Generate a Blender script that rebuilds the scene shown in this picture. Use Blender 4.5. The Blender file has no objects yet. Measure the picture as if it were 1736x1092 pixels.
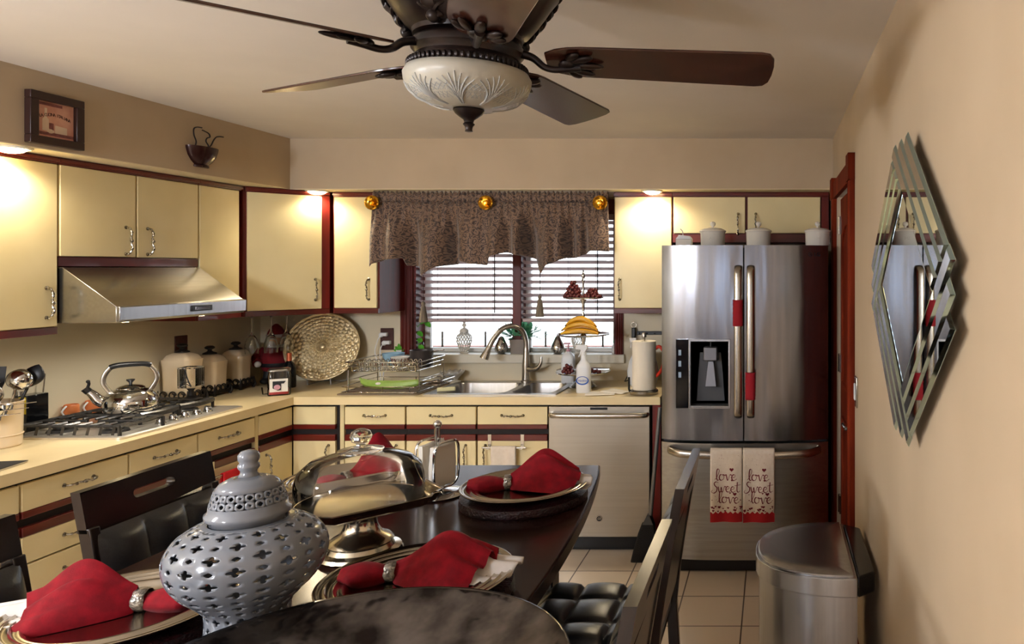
import bpy, bmesh, math, random
from mathutils import Vector, Matrix
from math import sin, cos, pi, sqrt, exp, atan2, radians as R
random.seed(11)
SC = bpy.context.scene
COL = SC.collection
ORG = {}

# ------------------------------------------------------------------ helpers
def lin(c):
    r = []
    for x in c:
        x = x / 255.0
        r.append(x / 12.92 if x <= 0.04045 else ((x + 0.055) / 1.055) ** 2.4)
    return (r[0], r[1], r[2], 1.0)

class MB:
    def __init__(s, M=None):
        s.v = []; s.f = []; s.mi = []; s.cur = 0; s.M = M
    def add(s, vs, fs, M=None):
        b = len(s.v)
        for p in vs:
            p = Vector(p)
            if M is not None: p = M @ p
            if s.M is not None: p = s.M @ p
            s.v.append(p)
        for f in fs:
            s.f.append([b + i for i in f]); s.mi.append(s.cur)
        return s
    def box(s, x0, x1, y0, y1, z0, z1, M=None):
        vs = [(x, y, z) for x in (x0, x1) for y in (y0, y1) for z in (z0, z1)]
        return s.add(vs, [(0,1,3,2),(4,6,7,5),(0,4,5,1),(2,3,7,6),(0,2,6,4),(1,5,7,3)], M)
    def cbox(s, c, d, M=None):
        return s.box(c[0]-d[0]/2, c[0]+d[0]/2, c[1]-d[1]/2, c[1]+d[1]/2, c[2]-d[2]/2, c[2]+d[2]/2, M)
    def lathe(s, prof, c=(0,0,0), seg=32, M=None):
        vs = []; fs = []; rows = []
        for r, z in prof:
            if r < 1e-6:
                rows.append([len(vs)]); vs.append((c[0], c[1], c[2]+z))
            else:
                row = []
                for k in range(seg):
                    a = 2*pi*k/seg
                    row.append(len(vs)); vs.append((c[0]+r*cos(a), c[1]+r*sin(a), c[2]+z))
                rows.append(row)
        for a, b in zip(rows[:-1], rows[1:]):
            for k in range(seg):
                k2 = (k+1) % seg
                if len(a) == 1 and len(b) == 1: continue
                if len(a) == 1: fs.append((a[0], b[k], b[k2]))
                elif len(b) == 1: fs.append((a[k], a[k2], b[0]))
                else: fs.append((a[k], a[k2], b[k2], b[k]))
        return s.add(vs, fs, M)
    def cyl(s, c, r, h, seg=24, M=None, r2=None):
        r2 = r if r2 is None else r2
        return s.lathe([(0,0),(r,0),(r2,h),(0,h)], c, seg, M)
    def rod(s, a, b, r, seg=10, r2=None):
        return s.tube([a, b], [r, r if r2 is None else r2], seg)
    def tube(s, path, r, seg=8, closed=False, flat=1.0, M=None, up=None):
        P = [Vector(p) for p in path]; n = len(P)
        rs = list(r) if isinstance(r, (list, tuple)) else [r]*n
        T = []
        for i in range(n):
            if closed: t = P[(i+1) % n] - P[i-1]
            else: t = P[min(i+1, n-1)] - P[max(i-1, 0)]
            T.append(t.normalized() if t.length > 1e-9 else Vector((0,0,1)))
        ref = Vector(up) if up else (Vector((0,0,1)) if abs(T[0].z) < .9 else Vector((1,0,0)))
        N = (ref - T[0]*ref.dot(T[0])).normalized()
        vs = []; fs = []
        for i in range(n):
            N = N - T[i]*N.dot(T[i])
            N = N.normalized() if N.length > 1e-6 else T[i].orthogonal().normalized()
            B = T[i].cross(N)
            for k in range(seg):
                a = 2*pi*k/seg
                vs.append(P[i] + N*(rs[i]*cos(a)*flat) + B*(rs[i]*sin(a)))
        m = n if closed else n-1
        for i in range(m):
            j = (i+1) % n
            for k in range(seg):
                k2 = (k+1) % seg
                fs.append((i*seg+k, i*seg+k2, j*seg+k2, j*seg+k))
        if not closed:
            fs.append(tuple(range(seg))[::-1]); fs.append(tuple((n-1)*seg+k for k in range(seg)))
        return s.add(vs, fs, M)
    def prism(s, pts, vec, M=None):
        n = len(pts); vec = Vector(vec)
        vs = [Vector(p) for p in pts] + [Vector(p)+vec for p in pts]
        fs = [tuple(range(n))[::-1], tuple(range(n, 2*n))]
        for i in range(n):
            j = (i+1) % n
            fs.append((i, j, n+j, n+i))
        return s.add(vs, fs, M)
    def sphere(s, c, r, seg=16, rings=10, M=None):
        if not isinstance(r, (tuple, list)): r = (r, r, r)
        vs = [(c[0], c[1], c[2]-r[2])]; fs = []
        for i in range(1, rings):
            t = pi*i/rings
            for k in range(seg):
                a = 2*pi*k/seg
                vs.append((c[0]+r[0]*sin(t)*cos(a), c[1]+r[1]*sin(t)*sin(a), c[2]-r[2]*cos(t)))
        vs.append((c[0], c[1], c[2]+r[2])); L = len(vs)-1
        for k in range(seg):
            k2 = (k+1) % seg
            fs.append((0, 1+k2, 1+k)); fs.append((L, L-seg+k, L-seg+k2))
        for i in range(rings-2):
            for k in range(seg):
                k2 = (k+1) % seg
                a = 1+i*seg; b = a+seg
                fs.append((a+k, a+k2, b+k2, b+k))
        return s.add(vs, fs, M)
    def surf(s, fn, nu, nv, cu=False, cv=False, M=None):
        mu = nu if cu else nu+1; mv = nv if cv else nv+1
        vs = [fn(i/nu, j/nv) for i in range(mu) for j in range(mv)]
        fs = []
        for i in range(nu):
            for j in range(nv):
                i2 = (i+1) % mu; j2 = (j+1) % mv
                fs.append((i*mv+j, i2*mv+j, i2*mv+j2, i*mv+j2))
        return s.add(vs, fs, M)
    def torus(s, c, r, t, seg=32, ts=8, M=None, sq=1.0):
        return s.surf(lambda u, v: (c[0]+(r+t*cos(2*pi*v))*cos(2*pi*u), c[1]+(r+t*cos(2*pi*v))*sin(2*pi*u), c[2]+t*sq*sin(2*pi*v)), seg, ts, True, True, M)
    def text(s, string, size, ext, M, align='CENTER', shear=0.0):
        cu = bpy.data.curves.new('lettering', 'FONT'); cu.body = string; cu.size = size; cu.extrude = ext
        cu.align_x = align; cu.align_y = 'CENTER'; cu.shear = shear; cu.resolution_u = 3
        ob = bpy.data.objects.new('lettering', cu); COL.objects.link(ob)
        bpy.context.view_layer.update()
        me = bpy.data.meshes.new_from_object(ob.evaluated_get(bpy.context.evaluated_depsgraph_get()))
        s.add([v.co.copy() for v in me.vertices], [tuple(p.vertices) for p in me.polygons], M)
        bpy.data.objects.remove(ob); bpy.data.meshes.remove(me); bpy.data.curves.remove(cu)
        return s
    def build(s, name, mat, parent=None, smooth=38, bevel=0, solid=0, sub=0, recalc=True, seg=2):
        if parent is not None: o0 = ORG[parent.name]
        else:
            xs = [p.x for p in s.v]; ys = [p.y for p in s.v]; zs = [p.z for p in s.v]
            o0 = Vector(((min(xs)+max(xs))/2, (min(ys)+max(ys))/2, min(zs)))
        me = bpy.data.meshes.new(name)
        me.from_pydata([p - o0 for p in s.v], [], s.f)
        mats = mat if isinstance(mat, (list, tuple)) else [mat]
        for m in mats: me.materials.append(m)
        for p, i in zip(me.polygons, s.mi): p.material_index = i
        if recalc:
            bm = bmesh.new(); bm.from_mesh(me)
            bmesh.ops.recalc_face_normals(bm, faces=bm.faces[:]); bm.to_mesh(me); bm.free()
        if smooth:
            for p in me.polygons: p.use_smooth = True
            me.set_sharp_from_angle(angle=R(smooth))
        me.update()
        o = bpy.data.objects.new(name, me); COL.objects.link(o)
        if parent is None: o.location = o0
        else: o.parent = parent
        ORG[o.name] = o0
        if solid:
            m = o.modifiers.new('thickness', 'SOLIDIFY'); m.thickness = solid; m.offset = 0
        if bevel:
            m = o.modifiers.new('bevel', 'BEVEL'); m.width = bevel; m.segments = seg; m.limit_method = 'ANGLE'; m.angle_limit = R(40)
        if sub:
            m = o.modifiers.new('subdivision', 'SUBSURF'); m.levels = sub; m.render_levels = sub
        return o

def thing(name, label, cat, loc=(0,0,0), group=None):
    o = bpy.data.objects.new(name, None); COL.objects.link(o)
    o.empty_display_size = .05
    o.location = loc; ORG[o.name] = Vector(loc)
    o['label'] = label; o['category'] = cat
    if group: o['group'] = group
    return o
def tag(o, label, cat, group=None, kind=None):
    o['label'] = label; o['category'] = cat
    if group: o['group'] = group
    if kind: o['kind'] = kind
    return o
def struct(o):
    o['kind'] = 'structure'; return o
def plabel(o, label):
    o['label'] = label; return o
def dup(root, loc, rz=0, label=None, group=None):
    r = root.copy(); COL.objects.link(r); r.location = loc; r.rotation_euler = (0, 0, rz)
    if label: r['label'] = label
    if group: r['group'] = group
    for ch in list(root.children):
        c = ch.copy(); COL.objects.link(c); c.parent = r
        for g in list(ch.children):
            d = g.copy(); COL.objects.link(d); d.parent = c
    return r
def frame(o, u, n):
    u = Vector(u).normalized(); n = Vector(n).normalized()
    M = Matrix.Identity(4)
    for i in range(3):
        M[i][0] = u[i]; M[i][1] = n[i]; M[i][2] = (0,0,1)[i]; M[i][3] = o[i]
    return M
def TR(x, y, z): return Matrix.Translation((x, y, z))
def RX(a): return Matrix.Rotation(R(a), 4, 'X')
def RY(a): return Matrix.Rotation(R(a), 4, 'Y')
def RZ(a): return Matrix.Rotation(R(a), 4, 'Z')
def arc(cx, cy, r, a0, a1, n):
    return [(cx + r*cos(R(a0+(a1-a0)*i/n)), cy + r*sin(R(a0+(a1-a0)*i/n))) for i in range(n+1)]
def smoothpath(pts, n=6):
    P = [Vector(p) for p in pts]; out = []
    for i in range(len(P)-1):
        p0 = P[max(i-1, 0)]; p1 = P[i]; p2 = P[i+1]; p3 = P[min(i+2, len(P)-1)]
        for k in range(n):
            t = k/n
            out.append(0.5*((2*p1) + (p2-p0)*t + (2*p0-5*p1+4*p2-p3)*t*t + (3*p1-p0-3*p2+p3)*t*t*t))
    out.append(P[-1]); return out
def lerpprof(tab, t):
    for (a, va), (b, vb) in zip(tab[:-1], tab[1:]):
        if t <= b:
            k = (t-a)/(b-a) if b > a else 0
            k = max(0, min(1, k)); return va + (vb-va)*k
    return tab[-1][1]

# ------------------------------------------------------------------ materials
MATS = {}
def pm(name, c, rough=.5, metal=0, c2=None, scale=6, stretch=(1,1,1), bump=0, bscale=None, spec=.5, trans=0, ior=1.45,
       coat=0, sheen=0, emis=None, estr=0, aniso=0, detail=3, lo=.35, hi=.65, bdist=.01, bstretch=None, crough=.05):
    m = bpy.data.materials.new(name); m.use_nodes = True
    nt = m.node_tree; N = nt.nodes; L = nt.links
    b = N['Principled BSDF']
    b.inputs['Roughness'].default_value = rough; b.inputs['Metallic'].default_value = metal
    b.inputs['Specular IOR Level'].default_value = spec; b.inputs['IOR'].default_value = ior
    b.inputs['Transmission Weight'].default_value = trans
    b.inputs['Coat Weight'].default_value = coat; b.inputs['Coat Roughness'].default_value = crough
    b.inputs['Sheen Weight'].default_value = sheen
    b.inputs['Anisotropic'].default_value = aniso
    tc = N.new('ShaderNodeTexCoord')
    mp = N.new('ShaderNodeMapping'); mp.inputs['Scale'].default_value = stretch
    L.new(tc.outputs['Object'], mp.inputs['Vector'])
    nz = N.new('ShaderNodeTexNoise'); nz.inputs['Scale'].default_value = scale; nz.inputs['Detail'].default_value = detail
    L.new(mp.outputs['Vector'], nz.inputs['Vector'])
    mr = N.new('ShaderNodeMapRange'); mr.inputs['From Min'].default_value = lo; mr.inputs['From Max'].default_value = hi
    L.new(nz.outputs['Fac'], mr.inputs['Value'])
    mx = N.new('ShaderNodeMix'); mx.data_type = 'RGBA'
    if c2 is None: c2 = tuple(max(0, x*.965) for x in c)
    mx.inputs['A'].default_value = lin(c); mx.inputs['B'].default_value = lin(c2)
    L.new(mr.outputs['Result'], mx.inputs['Factor']); L.new(mx.outputs['Result'], b.inputs['Base Color'])
    if bump:
        n2 = N.new('ShaderNodeTexNoise'); n2.inputs['Scale'].default_value = bscale or scale; n2.inputs['Detail'].default_value = 2
        mp2 = N.new('ShaderNodeMapping'); mp2.inputs['Scale'].default_value = bstretch or stretch
        L.new(tc.outputs['Object'], mp2.inputs['Vector']); L.new(mp2.outputs['Vector'], n2.inputs['Vector'])
        bp = N.new('ShaderNodeBump'); bp.inputs['Strength'].default_value = bump; bp.inputs['Distance'].default_value = bdist
        L.new(n2.outputs['Fac'], bp.inputs['Height']); L.new(bp.outputs['Normal'], b.inputs['Normal'])
    if emis:
        b.inputs['Emission Color'].default_value = lin(emis); b.inputs['Emission Strength'].default_value = estr
    MATS[name] = m; return m
def pane_mat(name, tint=(255,255,255), refl=.08):
    m = bpy.data.materials.new(name); m.use_nodes = True
    nt = m.node_tree; N = nt.nodes; L = nt.links
    N.remove(N['Principled BSDF']); out = N['Material Output']
    t = N.new('ShaderNodeBsdfTransparent'); t.inputs['Color'].default_value = lin(tint)
    g = N.new('ShaderNodeBsdfGlossy'); g.inputs['Roughness'].default_value = .02
    lw = N.new('ShaderNodeFresnel'); lw.inputs['IOR'].default_value = 1.45
    mx = N.new('ShaderNodeMixShader')
    L.new(lw.outputs['Fac'], mx.inputs['Fac']); L.new(t.outputs['BSDF'], mx.inputs[1]); L.new(g.outputs['BSDF'], mx.inputs[2])
    L.new(mx.outputs['Shader'], out.inputs['Surface'])
    return m

M_wall = pm('tan wall paint', (186,166,138), .75, c2=(180,160,132), scale=3, bump=.06, bscale=220, bdist=.002)
M_ceil = pm('off white ceiling paint', (222,214,204), .8, c2=(216,208,198), scale=2, bump=.05, bscale=180, bdist=.002)
M_under = pm('pale soffit paint', (226,212,178), .7)
M_splash = pm('pale backsplash laminate', (214,203,176), .5, c2=(208,196,168), scale=2.5)
M_cream = pm('cream cabinet laminate', (229,213,165), .34, c2=(225,208,158), scale=5, bump=.05, bscale=160, bdist=.002, spec=.45)
M_stile = pm('cream cabinet edge', (214,198,150), .45)
M_red = pm('red mahogany wood', (108,26,16), .42, c2=(74,16,10), scale=14, stretch=(1,1,.12), spec=.4)
M_redh = pm('red mahogany rail wood', (104,28,18), .3, c2=(74,18,12), scale=14, stretch=(.12,.12,1), spec=.5, coat=.2)
M_dark = pm('dark shadow gap paint', (30,20,16), .7)
M_door = pm('reddish brown door wood', (122,44,22), .6, c2=(84,27,13), scale=18, stretch=(1,1,.09), spec=.04)
M_counter = pm('cream laminate worktop', (232,212,166), .3, c2=(226,204,156), scale=6, spec=.5)
M_steel = pm('brushed stainless steel', (176,176,178), .27, 1, c2=(166,166,168), scale=60, stretch=(1,1,.02), bump=.0)
M_fridge = pm('wavy stainless fridge steel', (134,135,140), .2, 1, c2=(127,128,134), scale=60, stretch=(1,1,.02), bump=.14, bscale=2.2, bstretch=(2.6,1,.5), bdist=.06)
M_fridge2 = pm('brushed stainless drawer steel', (168,166,160), .3, 1, c2=(158,156,150), scale=80, stretch=(.02,1,1), bump=.04, bscale=2.2, bstretch=(2.6,1,.5), bdist=.05)
M_dw = pm('brushed dishwasher steel', (176,170,158), .34, 1, c2=(171,165,153), scale=70, stretch=(.02,1,1))
M_chrome = pm('polished chrome', (214,214,214), .08, 1)
M_nickel = pm('satin nickel', (186,180,170), .25, 1)
M_pull = pm('antique silver pull', (190,184,170), .2, 1, c2=(110,104,92), scale=90, lo=.3, hi=.7)
M_brass = pm('polished brass', (226,170,56), .14, 1)
M_black = pm('black plastic', (18,18,20), .35)
M_iron = pm('black wrought iron', (26,22,20), .45, .3, c2=(44,38,34), scale=60)
M_grate = pm('black cast iron', (58,57,56), .3, .5, c2=(78,76,74), scale=80)
M_cooksteel = pm('shiny cooktop steel', (222,214,200), .34, .85)
M_hood = pm('satin hood steel', (186,182,172), .26, 1, c2=(178,174,164), scale=80, stretch=(1,.02,1))
M_bronze = pm('dark bronze', (25,18,17), .32, .4, c2=(40,28,24), scale=24)
M_blade = pm('dark walnut fan blade', (66,36,27), .22, c2=(48,25,19), scale=16, stretch=(1,1,1), spec=.6)
M_bowlglass = pm('frosted cut glass', (206,200,184), .34, c2=(196,190,174), spec=.6, trans=.35, ior=1.4, bump=.05, bscale=40)
M_cut = pm('clear cut glass grooves', (245,245,240), .05, spec=.8, trans=.55)
M_table = pm('dark espresso table wood', (44,22,17), .19, c2=(28,13,10), scale=10, stretch=(1,.14,1), spec=.32)
M_chairwood = pm('black stained chair wood', (24,17,15), .24, c2=(34,24,20), scale=18, stretch=(1,1,.2), spec=.5)
M_leather = pm('black leather', (36,39,44), .31, c2=(29,32,36), scale=160, bump=.12, bscale=300, bdist=.002, spec=.75)
M_cloth = pm('red napkin fabric', (132,6,22), .8, c2=(108,4,16), scale=40, sheen=.05, spec=.2, bump=.2, bscale=420, bdist=.002)
M_white = pm('white linen', (206,198,190), .75, c2=(190,182,174), scale=30, bump=.1, bscale=300, bdist=.002)
M_pewter = pm('pewter plate metal', (190,182,168), .16, 1, c2=(176,168,152), scale=6)
M_mat = pm('dark beaded placemat', (44,12,14), .35, c2=(20,10,10), scale=120, bump=.8, bscale=160, bdist=.006)
M_ceramic = pm('white glazed ceramic', (226,222,212), .16, c2=(220,215,204), scale=3, spec=.55)
M_jar = pm('pale grey glazed ceramic', (116,120,127), .14, c2=(110,114,121), scale=4, spec=.6)
M_canister = pm('cream glazed ceramic', (226,206,174), .22, c2=(218,196,162), scale=5, spec=.5)
def glass(name, c=(250,252,252), rough=0.0, ior=1.45):
    return pm(name, c, rough, trans=1, ior=ior, c2=c)
M_glass = glass('clear glass')
M_thin = pane_mat('thin clear glass')
M_mirror = pm('mirror silver', (226,232,232), .015, 1, c2=(224,230,230))
M_mirred = pm('bevelled mirror edge', (192,220,224), .05, 1, c2=(184,212,218))
M_green = pm('fresh green leaf', (96,176,56), .45, c2=(60,140,40), scale=30)
M_teal = pm('grey green foliage', (112,196,156), .5, c2=(70,156,118), scale=40)
M_banana = pm('yellow banana skin', (236,180,40), .42, c2=(222,160,30), scale=12)
M_banana2 = pm('deeper yellow banana skin', (214,150,26), .42, c2=(196,134,24), scale=12)
M_bantip = pm('brown banana tip', (84,58,26), .6)
M_plantain = pm('green plantain skin', (130,164,62), .42, c2=(150,178,84), scale=14)
M_grape = pm('dark red grape', (78,28,34), .25, c2=(110,48,46), scale=30, spec=.6)
M_plastic = pm('white plastic', (228,230,232), .35)
M_paper = pm('white paper', (234,228,216), .8)
M_roll = pm('white paper towel', (240,230,210), .85, bump=.3, bscale=160, bdist=.003)
M_blue = pm('blue print', (34,88,180), .5)
M_redplas = pm('red print', (196,24,32), .45)
M_pink = pm('pink plastic', (206,150,160), .4)
M_copper = pm('copper orange glaze', (222,130,78), .3)
M_slat = pm('blind slat wood', (192,172,172), .5, c2=(180,160,160), scale=20, stretch=(.1,1,1))
M_tassel = pm('grey tassel thread', (128,116,100), .85, c2=(100,90,78), scale=80, stretch=(1,1,.1))
M_cord = pm('dark cord', (62,50,46), .7)
M_coverred = pm('red handle cover felt', (150,16,30), .85, bump=.2, bscale=200, bdist=.002)
M_towel = pm('cream tea towel cotton', (228,216,200), .85, c2=(222,208,190), scale=60, bump=.15, bscale=260, bdist=.002)
M_maroon = pm('maroon print', (112,16,34), .8)
M_towelred = pm('red towel band', (168,20,30), .85)
M_frame = pm('dark brown picture frame', (46,24,18), .4)
M_lcd = pm('glossy black panel', (14,15,18), .12)
M_greyplas = pm('grey dispenser plastic', (74,75,78), .5, .2)
M_outlet = pm('brown outlet plate', (64,24,20), .4)
M_dark2 = pm('dark rubber', (20,20,22), .6)
M_brush = pm('black broom bristles', (16,15,16), .8, bump=.6, bscale=160, bdist=.006)
M_santa = pm('dark red felt', (112,14,22), .9)
M_brick = pm('red brick', (150,92,80), .8, c2=(130,76,66), scale=30)
M_bulb = pm('glowing lamp lens', (255,236,200), .4, emis=(255,226,170), estr=14)
M_wicker = pm('gold woven metallic rattan', (226,208,168), .3, .5, c2=(204,182,136), scale=40)
M_mercury = pm('dark mercury glass', (120,114,110), .13, .95, c2=(44,38,36), scale=11, detail=5, bump=.22, bscale=14, bdist=.02)
M_potdark = pm('dark grey enamel', (66,60,60), .3, .2)

def curtain_mat():
    m = pm('brown damask curtain', (106,80,62), .62, c2=(88,64,50), scale=10, sheen=.4, bump=.1, bscale=240, bdist=.002)
    nt = m.node_tree; N = nt.nodes; L = nt.links; b = N['Principled BSDF']
    tc = N.new('ShaderNodeTexCoord'); mp = N.new('ShaderNodeMapping'); mp.inputs['Scale'].default_value = (1, 0, 1)
    L.new(tc.outputs['Object'], mp.inputs['Vector'])
    v = N.new('ShaderNodeTexVoronoi'); v.inputs['Scale'].default_value = 17; v.inputs['Randomness'].default_value = .25
    dn = N.new('ShaderNodeTexNoise'); dn.inputs['Scale'].default_value = 22; dn.inputs['Detail'].default_value = 2
    L.new(mp.outputs['Vector'], dn.inputs['Vector'])
    dm = N.new('ShaderNodeVectorMath'); dm.operation = 'MULTIPLY_ADD'; dm.inputs[1].default_value = (.07,.0,.07)
    L.new(dn.outputs['Color'], dm.inputs[0]); L.new(mp.outputs['Vector'], dm.inputs[2]); L.new(dm.outputs['Vector'], v.inputs['Vector'])
    mu = N.new('ShaderNodeMath'); mu.operation = 'MULTIPLY'; mu.inputs[1].default_value = 30
    L.new(v.outputs['Distance'], mu.inputs[0])
    sn = N.new('ShaderNodeMath'); sn.operation = 'SINE'; L.new(mu.outputs[0], sn.inputs[0])
    nz = N.new('ShaderNodeTexNoise'); nz.inputs['Scale'].default_value = 62; nz.inputs['Detail'].default_value = 5
    L.new(mp.outputs['Vector'], nz.inputs['Vector'])
    ad = N.new('ShaderNodeMath'); ad.operation = 'MULTIPLY_ADD'; ad.inputs[1].default_value = 8; ad.inputs[2].default_value = -4.0
    L.new(nz.outputs['Fac'], ad.inputs[0])
    a2 = N.new('ShaderNodeMath'); a2.operation = 'ADD'; L.new(sn.outputs[0], a2.inputs[0]); L.new(ad.outputs[0], a2.inputs[1])
    mr = N.new('ShaderNodeMapRange'); mr.inputs['From Min'].default_value = -.3; mr.inputs['From Max'].default_value = .7
    L.new(a2.outputs[0], mr.inputs['Value'])
    mx = N.new('ShaderNodeMix'); mx.data_type = 'RGBA'
    mx.inputs['A'].default_value = lin((122,96,76)); mx.inputs['B'].default_value = lin((56,40,34))
    L.new(mr.outputs['Result'], mx.inputs['Factor']); L.new(mx.outputs['Result'], b.inputs['Base Color'])
    return m
M_curtain = curtain_mat()
def tile_mat():
    m = bpy.data.materials.new('pale beige floor tiles'); m.use_nodes = True
    nt = m.node_tree; N = nt.nodes; L = nt.links; b = N['Principled BSDF']
    tc = N.new('ShaderNodeTexCoord'); mp = N.new('ShaderNodeMapping'); mp.inputs['Location'].default_value = (.145+.3115*20, -3.732+.3115*20, 0)
    L.new(tc.outputs['Object'], mp.inputs['Vector'])
    br = N.new('ShaderNodeTexBrick'); br.offset = 0; br.squash = 1
    br.inputs['Scale'].default_value = 1; br.inputs['Brick Width'].default_value = .3115; br.inputs['Row Height'].default_value = .3115
    br.inputs['Mortar Size'].default_value = .0036; br.inputs['Mortar Smooth'].default_value = .1; br.inputs['Bias'].default_value = 0
    br.inputs['Color1'].default_value = lin((222,206,186)); br.inputs['Color2'].default_value = lin((216,199,178)); br.inputs['Mortar'].default_value = lin((84,66,56))
    L.new(mp.outputs['Vector'], br.inputs['Vector']); L.new(br.outputs['Color'], b.inputs['Base Color'])
    bp = N.new('ShaderNodeBump'); bp.inputs['Strength'].default_value = .3; bp.inputs['Distance'].default_value = -.003
    L.new(br.outputs['Fac'], bp.inputs['Height']); L.new(bp.outputs['Normal'], b.inputs['Normal'])
    b.inputs['Roughness'].default_value = .28
    return m
M_tile = tile_mat()

# ------------------------------------------------------------------ camera
H = 1.66; F = 1250.0
XL, XR, YB, YR, ZC = -3.42, .362, 4.92, -3.4, 2.44
cam = bpy.data.cameras.new('camera'); co = bpy.data.objects.new('camera', cam); COL.objects.link(co)
co.location = (0, 0, H); co.rotation_euler = (pi/2, 0, 0)
cam.sensor_width = 36; cam.sensor_fit = 'HORIZONTAL'; cam.lens = F/1736*36
cam.shift_x = (868-1310)/1736; cam.shift_y = -(546-455)/1736
cam.clip_start = .05; cam.clip_end = 200
SC.camera = co
def at(px, py, y):            # a point of the place at depth y
    return Vector(((px-1310)*y/F, y, H-(py-455)*y/F))
# ------------------------------------------------------------------ room shell
b = MB(); b.box(XL-.15, XR+1.2, YR-.15, YB+.3, -.1, 0); o = struct(b.build('floor', M_tile, smooth=0))
o.data.transform(Matrix.Translation(o.location)); o.location = (0,0,0)
b = MB(); b.box(XL-.15, XR+.15, YR-.15, YB+.3, ZC, ZC+.1); struct(b.build('ceiling', M_ceil, smooth=0))
WX0, WX1, WZ0, WZ1 = -2.395, -1.045, 1.07, 2.04      # window opening
b = MB()
b.box(XL-.15, WX0, YB, YB+.2, 0, ZC); b.box(WX1, XR+.15, YB, YB+.2, 0, ZC)
b.box(WX0, WX1, YB, YB+.2, 0, WZ0); b.box(WX0, WX1, YB, YB+.2, WZ1, ZC)
struct(b.build('wall_back', M_wall, smooth=0))
b = MB(); b.box(XL-.15, XL, YR, YB, 0, ZC); struct(b.build('wall_left', M_wall, smooth=0))
DY0, DY1, DZ = 3.34, 4.16, 2.06
b = MB(); b.box(XR, XR+.12, YR, DY0, 0, ZC); b.box(XR, XR+.12, DY1, YB, 0, ZC); b.box(XR, XR+.12, DY0, DY1, DZ, ZC)
struct(b.build('wall_right', M_wall, smooth=0))
# rear wall behind the viewer, with the glazed doors that light the dining side
RX0, RX1, RZ0, RZ1 = -1.50, -.45, .85, 2.05
b = MB(); b.box(XL, RX0, YR-.12, YR, 0, ZC); b.box(RX1, XR, YR-.12, YR, 0, ZC); b.box(RX0, RX1, YR-.12, YR, RZ1, ZC); b.box(RX0, RX1, YR-.12, YR, 0, RZ0)
struct(b.build('wall_rear', M_wall, smooth=0))
b = MB()
for x in (RX0, (RX0+RX1)/2-.03, RX1-.06): b.box(x, x+.06, YR-.09, YR-.04, RZ0, RZ1)
b.box(RX0, RX1, YR-.09, YR-.04, RZ1-.06, RZ1); b.box(RX0, RX1, YR-.09, YR-.04, RZ0, RZ0+.06)
struct(b.build('window_2', pm('white window frame', (225,225,222), .4), smooth=0))
b = MB(); b.box(RX0+.06, RX1-.06, YR-.068, YR-.064, RZ0+.06, RZ1-.06); struct(b.build('window_3', pane_mat('tinted glass', (238,242,250)), smooth=0))
# soffits
def soffit(name, x0, x1, y0, y1):
    b = MB(); b.box(x0, x1, y0, y1, 2.138, ZC); b.cur = 1; b.box(x0, x1, y0, y1, 2.134, 2.138)
    return struct(b.build(name, [M_wall, M_under], smooth=0))
soffit('trim_1', XL, -2.90, -.5, YB); soffit('trim_2', -2.90, XR, 4.43, YB)
# splash panels
b = MB(); b.box(XL, XL+.006, .5, YB, .914, 1.72); struct(b.build('trim_3', M_splash, smooth=0))
b = MB(); b.box(XL+.006, -2.475, YB-.006, YB, .914, 1.5); b.box(-.995, XR, YB-.006, YB, .914, 1.5)
b.box(-2.475, -.995, YB-.006, YB, .914, 1.03); struct(b.build('trim_4', M_splash, smooth=0))
b = MB(); b.box(XR-.014, XR, -.5, 3.245, 0, .09); struct(b.build('baseboard_right', M_door, bevel=.004))
b = MB(); b.box(XR-.014, XR, 4.255, YB, 0, .09); struct(b.build('baseboard_back', M_door, bevel=.004))

# ------------------------------------------------------------------ kitchen window
w = thing('window_1', 'double kitchen window with dark wood casing above the sink', 'window', (-1.72, YB, WZ0)); w['kind'] = 'structure'
b = MB()
for x0, x1 in ((-2.475, -2.395), (-1.045, -.995)):
    b.box(x0, x1, YB-.022, YB, 1.03, 2.12)
    for k in (.2, .5, .8): b.cyl((x0+(x1-x0)*k, YB-.022, 1.03), .006, 1.09, 8)
b.box(-2.475, -.995, YB-.022, YB, 2.04, 2.12)
b.build('casing', M_red, w, bevel=.003)
b = MB(); b.box(-1.748, -1.69, YB+.03, YB+.13, WZ0, WZ1); b.build('mullion', M_red, w, bevel=.004)
b = MB()
for x in (WX0, WX1-.014): b.box(x, x+.014, YB, YB+.2, WZ0, WZ1)
b.box(WX0, WX1, YB, YB+.2, WZ1-.014, WZ1)
b.build('jamb', M_red, w)
b = MB()
for x0, x1 in ((WX0+.014, -1.745), (-1.693, WX1-.014)):
    b.box(x0, x0+.035, YB+.13, YB+.17, WZ0+.02, WZ1-.014); b.box(x1-.035, x1, YB+.13, YB+.17, WZ0+.02, WZ1-.014)
    b.box(x0, x1, YB+.13, YB+.17, WZ0+.02, WZ0+.045)
b.build('sash', pm('white sash paint', (220,220,216), .4), w)
for x0, x1 in ((WX0+.049, -1.78), (-1.658, WX1-.049)):
    b = MB(); b.box(x0, x1, YB+.148, YB+.152, WZ0+.045, WZ1-.014); b.build('pane', M_thin, w)
b = MB(); b.box(-2.475, -.985, YB-.035, YB, 1.03, 1.088); b.box(WX0, WX1, YB, YB+.2, 1.07, 1.088)
b.build('sill', pm('pale sill laminate', (216,210,192), .4), w, bevel=.004)
SILL = 1.088
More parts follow.
